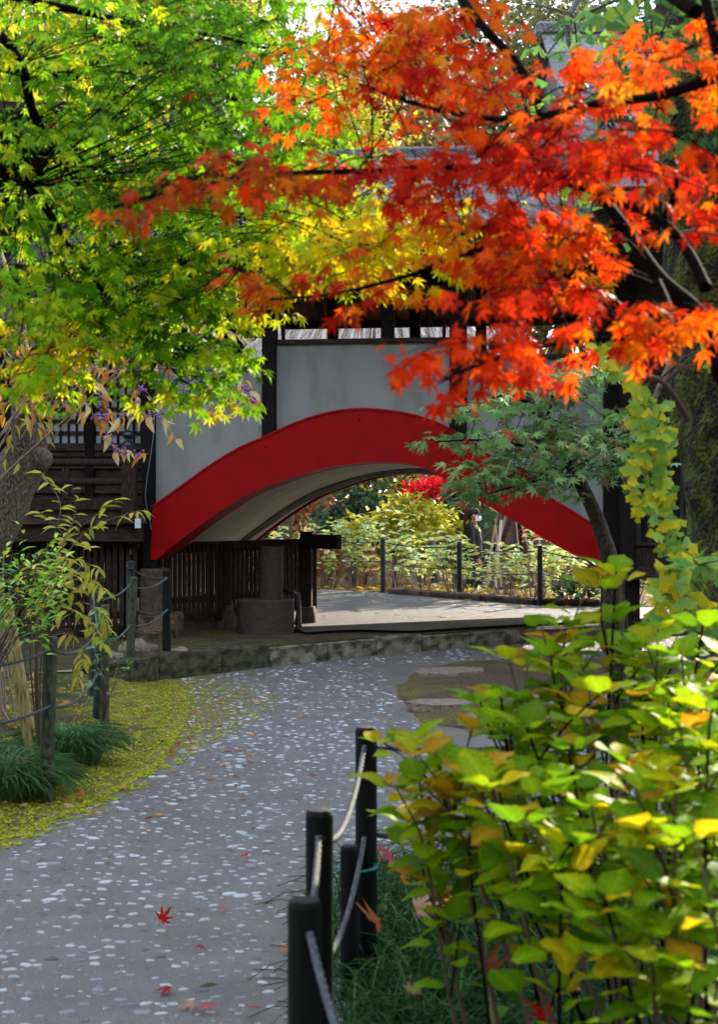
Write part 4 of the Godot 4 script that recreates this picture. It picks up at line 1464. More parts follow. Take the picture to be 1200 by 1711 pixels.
func build_red_maple() -> void:
	var o := Vector3(1.75, 0, -2.6)
	var t := thing("red_maple", "orange and red maple reaching in over the path from the upper right", "tree", o)
	var lines := []
	lines.append(limb(t, "trunk", [o, o + Vector3(-0.05, 0.6, 0), o + Vector3(-0.25, 1.15, -0.15), at(1300, 690, 3.0), at(1210, 590, 3.1)], 0.06, 0.031, M.bark_dark, 10))
	lines.append(limb(t, "branch", [at(1212, 592, 3.1), at(1160, 520, 3.15), at(1100, 462, 3.25), at(1045, 380, 3.4), at(1005, 330, 3.5)], 0.027, 0.01, M.bark_dark, 10))
	lines.append(limb(t, "branch", [at(1180, 480, 3.1), at(1150, 420, 3.2), at(1100, 365, 3.3), at(1010, 325, 3.45), at(930, 300, 3.5), at(850, 280, 3.6), at(740, 280, 3.6), at(620, 285, 3.5), at(480, 290, 3.3), at(330, 310, 3.2), at(190, 345, 3.1)], 0.013, 0.004, M.bark_dark, 8))
	lines.append(limb(t, "branch", [at(1042, 378, 3.4), at(950, 388, 3.4), at(850, 405, 3.5), at(760, 430, 3.5), at(690, 458, 3.6), at(560, 490, 3.5), at(450, 500, 3.4)], 0.011, 0.003, M.bark_dark, 8))
	lines.append(limb(t, "branch", [at(1330, 760, 2.9), at(1260, 500, 2.9), at(1214, 300, 2.95), at(1206, 120, 3.0), at(1160, -80, 3.1)], 0.016, 0.01, M.bark_dark, 8))
	lines.append(limb(t, "branch", [at(1165, 20, 3.1), at(1020, -60, 3.4), at(880, -40, 3.7), at(700, -40, 3.9), at(560, 0, 4.0)], 0.016, 0.005, M.bark_dark, 8))
	lines.append(limb(t, "branch", [at(740, -60, 4.0), at(790, 25, 3.8), at(860, 100, 3.7), at(900, 170, 3.6)], 0.016, 0.007, M.bark_dark, 8))
	lines.append(limb(t, "branch", [at(1192, 130, 3.0), at(1100, 160, 3.1), at(990, 175, 3.3), at(860, 200, 3.5), at(720, 180, 3.7), at(600, 140, 3.9)], 0.013, 0.004, M.bark_dark, 8))
	lines.append(limb(t, "branch", [at(1110, 365, 3.3), at(1130, 300, 3.2), at(1060, 250, 3.2)], 0.008, 0.004, M.bark_dark, 6))
	lines.append(limb(t, "branch", [at(1100, 470, 3.2), at(1120, 530, 3.05), at(1070, 560, 2.95), at(960, 570, 2.9), at(860, 590, 2.85), at(760, 625, 2.85)], 0.009, 0.003, M.bark_dark, 6))
	var pal := [Color(0.84, 0.2, 0.006), Color(0.86, 0.11, 0.006), Color(0.72, 0.045, 0.006), Color(0.5, 0.018, 0.006), Color(0.3, 0.01, 0.008), Color(0.66, 0.17, 0.008), Color(0.42, 0.07, 0.008), Color(0.84, 0.36, 0.01)]
	var sets := {"r": [2, 3, 2, 3, 1, 4], "o": [0, 1, 0, 5, 7, 1], "m": [1, 0, 2, 1, 2, 3], "b": [6, 3, 5, 6, 2], "d": [2, 3, 3, 2]}
	var f := Foliage.new()
	var tw := Geo.new()
	for z: Array in [[800, 280, 190, 80, 3.0, 4.1, 15, "r"], [700, 170, 170, 100, 3.3, 4.4, 12, "m"], [610, 60, 100, 60, 3.5, 4.4, 13, "o"], [800, 60, 110, 60, 3.4, 4.3, 9, "m"], [880, 180, 130, 90, 3.2, 4.1, 9, "m"],
			[1000, 130, 110, 90, 3.1, 3.8, 5, "m"], [1110, 130, 80, 80, 2.9, 3.3, 4, "o"], [1180, 60, 40, 60, 2.8, 3.2, 2, "m"], [1090, 250, 120, 40, 2.7, 3.4, 8, "r"], [1180, 330, 40, 60, 2.8, 3.1, 2, "m"], [820, 410, 110, 36, 3.2, 4.0, 10, "o"], [690, 470, 60, 16, 3.2, 3.8, 2, "o"], [930, 395, 110, 60, 3.1, 3.8, 9, "m"], [890, 475, 80, 26, 3.0, 3.5, 5, "m"],
			[1065, 540, 70, 20, 2.8, 3.1, 6, "m"], [1150, 570, 30, 15, 2.9, 3.1, 1, "m"], [810, 595, 60, 32, 2.75, 3.0, 5, "r"], [735, 640, 8, 6, 2.7, 2.75, 1, "d"], [890, 560, 50, 25, 2.85, 3.1, 3, "r"], [520, 490, 90, 12, 3.3, 3.6, 2, "b"], [450, 480, 40, 10, 3.2, 3.5, 1, "b"],
			[430, 285, 110, 18, 3.0, 3.3, 6, "b"], [285, 305, 40, 10, 3.0, 3.2, 2, "b"], [205, 345, 14, 8, 3.0, 3.1, 1, "b"], [610, 300, 60, 36, 3.2, 3.7, 2, "d"], [540, 130, 40, 60, 3.8, 4.4, 4, "o"], [700, 305, 90, 36, 3.2, 3.8, 5, "r"]]:
		for k in int(z[6]):
			var an := rf(0, TAU)
			var q := sqrt(rng.randf())
			var d := rf(z[4], z[5])
			var c := at(z[0] + cos(an) * q * z[2], z[1] + sin(an) * q * z[3], d)
			var tones: Array = sets[z[7]]
			var base: int = tones[rng.randi() % tones.size()]
			var few: bool = z[2] < 20
			spray(f, tw, o, nearest_on(lines, c), c, 0.05 if few else rf(0.12, 0.19), 5 if few else 15 + rng.randi() % 7, 0.047 if not few else 0.058, func(_p: Vector3) -> int: return base if rng.randf() < 0.6 else tones[rng.randi() % tones.size()], 0.5, 0.5)
	# the tree goes on above the picture
	for k in 60:
		var c := Vector3(rf(-0.9, 2.2), rf(2.75, 3.6), -rf(2.6, 4.6))
		if c.y - EYE < -c.z * 0.345 + 0.1: continue
		spray(f, tw, o, nearest_on(lines, c), c, 0.2, 14, 0.06, func(_p: Vector3) -> int: return rng.randi() % 4, 0.5, 0.3)
	part("twigs", tw, M.bark_dark, t)
	tag(t.get_node("twigs"), "", "", "", "stuff")
	var shapes := [maple_leaf(7, 0.1, 1), maple_leaf(7, 0.2, 2), maple_leaf(7, 0.03, 3), maple_leaf(7, 0.28, 4)]
	put_leaves(t, f, shapes, pal, M.leaf)

func build_green_maple() -> void:
	var o := Vector3(-2.5, 0.1, -5.2)
	var t := thing("green_maple", "green maple turning yellow that fills the upper left above the path", "tree", o)
	var lines := []
	lines.append(limb(t, "trunk", [o - Vector3(0, 0.1, 0), o + Vector3(0.06, 0.8, 0), o + Vector3(-0.04, 1.6, -0.05), o + Vector3(0.1, 2.5, -0.1), o + Vector3(0.3, 3.6, -0.2)], 0.11, 0.06, M.bark_dark, 12))
	for b: Array in [[[-300, 60, 5.0], [-60, -10, 5.0], [90, 10, 5.0], [230, 40, 5.1], [360, 60, 5.2], [520, 100, 5.2]], [[-260, -60, 4.8], [0, 60, 4.7], [60, 200, 4.8], [140, 320, 4.9], [180, 400, 5.0], [260, 480, 5.1]], [[-260, 160, 4.8], [0, 280, 4.6], [70, 340, 4.7], [120, 420, 4.8], [200, 520, 4.9], [310, 640, 5.0]],
			[[-250, 40, 5.0], [100, 130, 5.2], [210, 65, 5.3], [420, 190, 5.4], [540, 330, 5.3], [640, 430, 5.2]], [[-240, 200, 5.2], [100, 260, 5.4], [260, 330, 5.5], [420, 380, 5.5], [560, 420, 5.4]], [[-260, 260, 5.0], [-60, 420, 5.0], [60, 520, 5.1], [120, 600, 5.2]], [[-250, -60, 5.4], [150, -120, 5.8], [420, -100, 6.2], [700, -140, 6.6]], [[-260, -100, 6.0], [0, -260, 7.2], [300, -300, 8.4], [520, -320, 9.6]]]:
		var pts := []
		for q: Array in b: pts.append(at(q[0], q[1], q[2]))
		lines.append(limb(t, "branch", pts, 0.022, 0.004, M.bark_dark, 7))
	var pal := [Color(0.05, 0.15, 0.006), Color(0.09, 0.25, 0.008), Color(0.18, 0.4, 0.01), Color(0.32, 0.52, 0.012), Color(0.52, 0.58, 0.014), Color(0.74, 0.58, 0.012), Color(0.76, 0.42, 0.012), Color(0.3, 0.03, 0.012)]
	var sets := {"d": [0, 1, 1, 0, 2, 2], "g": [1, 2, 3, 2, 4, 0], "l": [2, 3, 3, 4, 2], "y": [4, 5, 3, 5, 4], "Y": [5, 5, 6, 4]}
	var f := Foliage.new()
	var tw := Geo.new()
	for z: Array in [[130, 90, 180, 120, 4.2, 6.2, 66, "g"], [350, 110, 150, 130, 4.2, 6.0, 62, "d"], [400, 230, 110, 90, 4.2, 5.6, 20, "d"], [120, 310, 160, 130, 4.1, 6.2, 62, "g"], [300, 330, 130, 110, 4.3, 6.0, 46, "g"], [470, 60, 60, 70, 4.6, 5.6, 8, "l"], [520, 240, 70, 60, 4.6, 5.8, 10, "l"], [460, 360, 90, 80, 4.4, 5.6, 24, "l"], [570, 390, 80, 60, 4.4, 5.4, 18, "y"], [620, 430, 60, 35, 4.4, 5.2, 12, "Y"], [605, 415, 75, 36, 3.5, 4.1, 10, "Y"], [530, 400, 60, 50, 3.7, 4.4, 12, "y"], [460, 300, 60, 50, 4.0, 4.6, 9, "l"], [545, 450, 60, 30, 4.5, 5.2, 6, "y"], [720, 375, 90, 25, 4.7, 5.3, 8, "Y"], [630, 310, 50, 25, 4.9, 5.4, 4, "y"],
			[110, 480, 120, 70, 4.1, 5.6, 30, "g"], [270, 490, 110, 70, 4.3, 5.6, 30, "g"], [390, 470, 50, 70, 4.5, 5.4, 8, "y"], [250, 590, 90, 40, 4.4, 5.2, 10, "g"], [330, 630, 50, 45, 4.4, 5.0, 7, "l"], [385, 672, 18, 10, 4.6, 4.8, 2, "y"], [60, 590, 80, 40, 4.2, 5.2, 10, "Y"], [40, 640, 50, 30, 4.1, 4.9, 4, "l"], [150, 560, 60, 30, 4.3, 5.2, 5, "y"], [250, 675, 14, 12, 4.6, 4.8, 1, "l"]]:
		for k in int(z[6]):
			var an := rf(0, TAU)
			var q := sqrt(rng.randf())
			var d := rf(z[4], z[5])
			var c := at(z[0] + cos(an) * q * z[2], z[1] + sin(an) * q * z[3], d)
			var tones: Array = sets[z[7]]
			var base: int = tones[rng.randi() % tones.size()]
			var few: bool = z[2] < 20
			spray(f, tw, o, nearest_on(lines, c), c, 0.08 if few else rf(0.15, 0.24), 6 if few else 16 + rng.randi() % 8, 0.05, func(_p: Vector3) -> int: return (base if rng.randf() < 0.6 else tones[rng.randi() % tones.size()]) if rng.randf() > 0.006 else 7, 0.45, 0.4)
	part("twigs", tw, M.bark_dark, t)
	tag(t.get_node("twigs"), "", "", "", "stuff")
	put_leaves(t, f, [maple_leaf(7, 0.12, 11), maple_leaf(7, 0.22, 12), maple_leaf(5, 0.08, 13)], pal, M.leaf)

func build_grey_maple() -> void:
	var o := at(1040, 1130, 7.5)
	o.y = base_h(7.5)
	var t := thing("small_maple", "small grey green maple with a bent trunk before the red arch's right end", "tree", o)
	var lines := []
	lines.append(limb(t, "trunk", [o - Vector3(0, 0.1, 0), at(1024, 990, 7.5), at(1006, 890, 7.5), at(975, 815, 7.45), at(945, 760, 7.4), at(915, 715, 7.4), at(885, 668, 7.45), at(870, 620, 7.5)], 0.05, 0.018, M.bark, 12, 0.16))
	for b: Array in [[[975, 815, 7.45], [930, 800, 7.2], [870, 810, 7.0], [815, 825, 6.95]], [[945, 760, 7.4], [880, 745, 7.2], [800, 735, 7.1], [725, 738, 7.05]], [[960, 790, 7.45], [1010, 750, 7.5], [1060, 740, 7.5]], [[915, 715, 7.4], [925, 660, 7.3], [955, 620, 7.3], [1010, 590, 7.3]], [[890, 675, 7.45], [840, 660, 7.3], [780, 690, 7.2]], [[880, 650, 7.5], [820, 600, 7.6], [790, 600, 7.6]]]:
		var pts := []
		for q: Array in b: pts.append(at(q[0], q[1], q[2]))
		lines.append(limb(t, "branch", pts, 0.012, 0.003, M.bark_dark, 6))
	var pal := [Color(0.14, 0.26, 0.08), Color(0.19, 0.34, 0.11), Color(0.1, 0.19, 0.05), Color(0.27, 0.4, 0.18), Color(0.18, 0.13, 0.06), Color(0.4, 0.05, 0.03)]
	var f := Foliage.new()
	var tw := Geo.new()
	for z: Array in [[890, 630, 100, 22, 7, 5], [810, 668, 50, 18, 4, 2], [800, 690, 45, 12, 3, 0], [960, 640, 90, 30, 7, 5], [740, 740, 30, 10, 3, 0], [830, 735, 60, 18, 6, 0], [930, 730, 90, 24, 8, 0], [1010, 750, 60, 20, 6, 0], [870, 775, 90, 20, 8, 0], [960, 785, 80, 22, 8, 0], [830, 825, 40, 20, 5, 0], [900, 810, 60, 20, 5, 0], [1000, 700, 40, 24, 3, 0], [880, 700, 60, 18, 3, 0], [990, 640, 60, 30, 3, 0]]:
		for k in int(z[4]):
			var c := at(z[0] + rf(-1, 1) * z[2], z[1] + rf(-1, 1) * z[3], rf(6.8, 7.8))
			spray(f, tw, o, nearest_on(lines, c), c, rf(0.13, 0.2), 17, 0.078, func(_p: Vector3) -> int: return [0, 1, 1, 2, 3, 0, 1, 4][rng.randi() % 8] if rng.randf() > 0.02 else 5, 0.12, 0.3, 0.22)
	part("twigs", tw, M.bark_dark, t)
	tag(t.get_node("twigs"), "", "", "", "stuff")
	put_leaves(t, f, [maple_leaf(7, 0.06, 21), maple_leaf(7, 0.12, 22), maple_leaf(7, 0.02, 23)], pal, M.leaf_dull)

func build_ginkgo() -> void:
	var o := Vector3(1.42, 0, -5.5)
	var t := thing("ginkgo_tree", "large mossy ginkgo trunk at the right edge with green and yellow fan leaves", "tree", o)
	# thick rough trunk
	var cv := curve([o - Vector3(0, 0.2, 0), at(1318, 1000, 5.5), at(1306, 880, 5.5), at(1262, 620, 5.5), at(1240, 300, 5.5), at(1226, 0, 5.5), at(1216, -400, 5.5), at(1240, -900, 5.5)], 14)
	var loc := PackedVector3Array()
	for p in cv: loc.append(p - o)
	var rad := PackedFloat32Array()
	for i in cv.size(): rad.append(lerpf(0.34, 0.25, float(i) / cv.size()) + 0.1 * exp(-cv[i].y * 3.0))
	var lumpy := noise(0.045, 301, 4)
	var g := Geo.new()
	g.tube(loc, rad, 72, true, 0.13, lumpy)
	g.smooth()
	part("trunk", g, M.bark_moss, t)
	var lines := []
	for b: Array in [[[1150, 700, 5.2], [1110, 640, 5.05], [1060, 620, 4.95], [1010, 590, 4.9], [975, 560, 4.9]], [[1120, 610, 5.2], [1090, 680, 5.0], [1085, 760, 4.95], [1100, 860, 4.95], [1130, 930, 4.95]], [[1180, 1000, 5.2], [1150, 960, 4.8], [1120, 990, 4.7]], [[1200, 100, 5.3], [1120, 90, 5.0], [1050, 120, 5.0], [1010, 200, 5.0]], [[1200, -60, 5.3], [1080, -20, 5.1], [960, 30, 5.1]], [[1190, 380, 5.2], [1060, 400, 5.1], [960, 380, 5.1]], [[1235, -900, 5.5], [1500, -1500, 5.8], [1900, -2000, 6.2]], [[1235, -900, 5.5], [1300, -1400, 5.0]]]:
		var pts := []
		for q: Array in b: pts.append(at(q[0], q[1], q[2]))
		lines.append(limb(t, "branch", pts, 0.013, 0.004, M.twig, 6))
	# a bare pale branch against the leaves at the top
	limb(t, "bare_branch", [at(1000, -60, 5.2), at(955, 20, 5.1), at(950, 60, 5.1), at(962, 105, 5.1), at(938, 120, 5.0)], 0.012, 0.009, M.bark_pale, 7)
	limb(t, "bare_branch", [at(948, 22, 5.1), at(915, 12, 5.1), at(880, 5, 5.1)], 0.008, 0.004, M.bark_pale, 6)
	limb(t, "bare_branch", [at(1140, 65, 5.0), at(1090, 85, 4.9), at(1010, 92, 4.9)], 0.008, 0.005, M.bark_pale, 6)
	var pal := [Color(0.12, 0.3, 0.07), Color(0.2, 0.4, 0.1), Color(0.3, 0.46, 0.06), Color(0.5, 0.53, 0.03), Color(0.09, 0.22, 0.06), Color(0.64, 0.52, 0.03)]
	var f := Foliage.new()
	var tw := Geo.new()
	var strip := [[985, 565], [1015, 590], [1050, 625], [1085, 670], [1095, 720], [1085, 760], [1082, 800], [1095, 840], [1110, 880], [1125, 920]]
	for i in 200:
		var q := rf(0, strip.size() - 1.01)
		if q < 3.0 and rng.randf() < 0.4: q += 3.0
		var a: Array = strip[int(q)]
		var b: Array = strip[int(q) + 1]
		var w := 14.0 if q < 3.0 else 30.0
		var p := at(lerpf(a[0], b[0], q - floor(q)) + rf(-w, w), lerpf(a[1], b[1], q - floor(q)) + rf(-12, 12), rf(4.8, 5.05))
		f.add(leaf_xf(p, Vector3(rf(-0.7, 0.7), -rf(0.5, 1.0), rf(-0.2, 0.6)), Vector3(0, 0.5, 0.9) + rdir() * 0.75, rf(0.036, 0.056)), [0, 1, 2, 2, 3, 2, 1, 3][rng.randi() % 8])
	for z: Array in [[1150, 985, 60, 60, 4.5, 5.0, 75, 0.085], [1175, 930, 40, 40, 4.6, 5.0, 22, 0.08], [1095, 50, 105, 70, 4.7, 5.5, 130, 0.085], [930, 130, 70, 60, 5.0, 5.4, 22, 0.08], [1010, 280, 70, 60, 4.9, 5.3, 30, 0.08], [1060, 170, 60, 60, 4.8, 5.2, 60, 0.08], [1030, 250, 50, 30, 4.9, 5.2, 14, 0.08], [980, 360, 60, 60, 4.9, 5.2, 18, 0.075], [1180, 580, 20, 40, 4.9, 5.1, 7, 0.07], [1180, 190, 30, 60, 4.9, 5.2, 14, 0.08], [960, 60, 40, 50, 5.0, 5.4, 12, 0.08], [1040, 690, 40, 20, 4.9, 5.0, 6, 0.07]]:
		for k in int(z[6]):
			var p := at(z[0] + rf(-1, 1) * z[2], z[1] + rf(-1, 1) * z[3], rf(z[4], z[5]))
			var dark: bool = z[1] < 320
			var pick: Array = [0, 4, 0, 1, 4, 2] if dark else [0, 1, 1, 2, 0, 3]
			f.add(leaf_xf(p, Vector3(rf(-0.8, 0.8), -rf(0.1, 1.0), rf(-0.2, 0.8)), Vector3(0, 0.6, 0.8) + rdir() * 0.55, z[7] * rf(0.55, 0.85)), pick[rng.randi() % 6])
			if k % 3 == 0:
				var e := nearest_on(lines, p)
				if e.distance_to(p) < 1.0: tw.tube(PackedVector3Array([e - o, (e + p) * 0.5 - o + Vector3(0, 0.02, 0), p - o]), PackedFloat32Array([0.004, 0.003, 0.002]), 4, false)
	# the trunk's crown begins far above the picture
	for k in 1500:
		var p := Vector3(3.6 + rng.randfn() * 1.2, 8.0 + rng.randfn() * 0.8, -(6.0 + rng.randfn() * 1.5))
		f.add(leaf_xf(p, Vector3(rf(-1, 1), -rf(0.1, 1), rf(-1, 1)), Vector3.UP + rdir() * 0.5, rf(0.1, 0.16)), rng.randi() % 4)
	part("twigs", tw, M.twig, t)
	tag(t.get_node("twigs"), "", "", "", "stuff")
	var rim := Color(2.6, 1.35, 0.5)
	put_leaves(t, f, [ginkgo_leaf(31, rim), ginkgo_leaf(32, Color(2.3, 1.3, 0.5)), ginkgo_leaf(33, Color.WHITE)], pal, M.leaf_dull)

func stem_line(root: Node3D, a: Vector3, b: Vector3, bend: Vector3, r0: float, r1: float, m: Material, called := "stem") -> PackedVector3Array:
	var cv := curve([a, a.lerp(b, 0.45) + bend, b], 5)
	var loc := PackedVector3Array()
	for p in cv: loc.append(p - root.position)
	var g := Geo.new()
	g.tube(loc, taper(cv.size(), r0, r1), 7, true, 0.1, wob)
	part(called, g, m, root)
	return cv

func build_hydrangea() -> void:
	var o := Vector3(0.8, 0, -3.5)
	var t := thing("hydrangea_bush", "large hydrangea bush with yellow green leaves in the right foreground beside the black posts", "bush", o)
	var pal := [Color(0.19, 0.38, 0.012), Color(0.29, 0.5, 0.012), Color(0.42, 0.6, 0.014), Color(0.55, 0.62, 0.015), Color(0.72, 0.58, 0.016), Color(0.12, 0.26, 0.012), Color(0.64, 0.36, 0.02)]
	var f := Foliage.new()
	var tips := [[1030, 955, 3.9], [905, 1045, 3.8], [850, 1100, 3.7], [838, 1165, 3.6], [940, 1090, 3.9], [1100, 1050, 3.8], [1175, 1045, 3.7], [1140, 1095, 3.5], [1010, 1040, 3.9], [880, 1215, 3.4], [725, 1245, 3.35], [690, 1235, 3.5], [820, 1310, 3.1], [790, 1270, 3.3], [985, 1150, 3.6], [1070, 1160, 3.5], [1150, 1165, 3.2], [1185, 1230, 3.0], [950, 1250, 3.2], [1050, 1270, 3.0], [1130, 1310, 2.8], [900, 1330, 3.0], [990, 1350, 2.9], [1080, 1380, 2.75], [1180, 1390, 2.7], [770, 1390, 3.3], [850, 1420, 3.0], [940, 1450, 2.8], [1130, 1470, 2.6], [720, 1470, 3.4], [1010, 1500, 2.6], [1190, 1510, 2.5], [860, 1190, 3.9], [1000, 1230, 3.8], [1120, 1230, 3.7], [930, 1170, 4.1], [1060, 1110, 4.2], [1170, 1130, 4.2], [740, 1330, 3.6], [860, 1480, 3.4], [1090, 1560, 2.55], [970, 1600, 2.7], [1170, 1620, 2.5], [880, 1370, 3.7], [1010, 1420, 3.5], [1150, 1420, 3.4]]
	var nz := noise(1.5, 401, 2)
	var all_tips := tips.duplicate()
	for a: Array in tips:
		for n in (3 if a[1] < 1390 else 1): all_tips.append([a[0] + rf(-60, 65), a[1] + rf(0, 80), a[2] + rf(-0.25, 0.35)])
	var grown := []
	for k in all_tips.size():
		var a: Array = all_tips[k]
		var tip := at(a[0], a[1], a[2])
		var foot := Vector3(tip.x * 0.55 + 0.38 + rf(-0.12, 0.12), 0.0, tip.z * 0.7 - 1.0 + rf(-0.1, 0.1))
		foot.y = base_h(-foot.z)
		var main := k < tips.size()
		if not main: foot = nearest_on(grown, tip - Vector3(0, 0.16, 0))
		var cv := stem_line(t, foot, tip, Vector3(rf(-0.05, 0.05), 0.05, rf(-0.05, 0.05)) * (1.0 if main else 0.3), 0.0058 if main else 0.003, 0.0028 if main else 0.002, M.twig if k % 3 else M.bark_dark)
		if main: grown.append(cv)
		var turn := rf(0, TAU)
		var dir := (cv[cv.size() - 1] - cv[cv.size() - 3]).normalized()
		var yellow := nz.get_noise_2d(tip.x * 3.0, tip.y * 3.0)
		for j in (4 if a[1] < 1400 else 3):
			var p := tip - dir * (0.0 if j == 0 else 0.025 + 0.06 * j)
			var spread := 0.35 + 0.28 * j
			for s in (4 if j == 0 else 2):
				var an := turn + j * PI * 0.5 + s * (PI * 0.5 if j == 0 else PI)
				if j == 0 and s > 1: an += 0.5
				var outv := Vector3(cos(an), 0, sin(an))
				var ld := (outv * (0.7 + spread) + Vector3(0, 0.75 - 0.42 * j + rf(-0.25, 0.25), 0)).normalized()
				var size := (rf(0.04, 0.06) if j == 0 and s > 1 else rf(0.06, 0.098)) * (1.0 if j < 3 else 0.85)
				var kind := 0
				var q := rng.randf() + 0.2 + yellow * 0.5 - j * 0.05
				if q < 0.12: kind = 5
				elif q < 0.4: kind = 0
				elif q < 0.66: kind = 1
				elif q < 0.86: kind = 2
				elif q < 1.0: kind = 3
				elif q < 1.2: kind = 4
				else: kind = 6
				f.add(leaf_xf(p + outv * 0.018, ld, Vector3.UP + rdir() * 0.35, size), kind)
	# low leaves and bare canes inside the bush
	for k in 26:
		var foot := Vector3(rf(0.2, 1.3), 0.0, -rf(2.5, 4.2))
		foot.y = base_h(-foot.z)
		stem_line(t, foot, foot + Vector3(rf(-0.15, 0.15), rf(0.35, 0.8), rf(-0.15, 0.15)), Vector3(rf(-0.03, 0.03), 0, 0), 0.005, 0.0025, M.twig_pale if k % 4 == 0 else M.bark_dark, "cane")
	for k in 24:
		var p := at(rf(820, 1200), rf(1350, 1700), rf(2.9, 4.1))
		if p.y < 0.12: continue
		f.add(leaf_xf(p, Vector3(rf(-1, 1), rf(-0.5, 0.4), rf(-1, 1)), Vector3.UP + rdir() * 0.5, rf(0.08, 0.12)), [5, 0, 1, 0][rng.randi() % 4])
	var sec := Color(2.2, 1.25, 0.6)
	put_leaves(t, f, [oval_leaf(0.74, 0.16, 0.2, 41, 0.25, sec), oval_leaf(0.8, 0.1, 0.06, 42, 0.2, sec), oval_leaf(0.7, 0.2, 0.32, 43, 0.35, sec), oval_leaf(0.76, 0.14, 0.16, 44)], pal, M.leaf_veined)

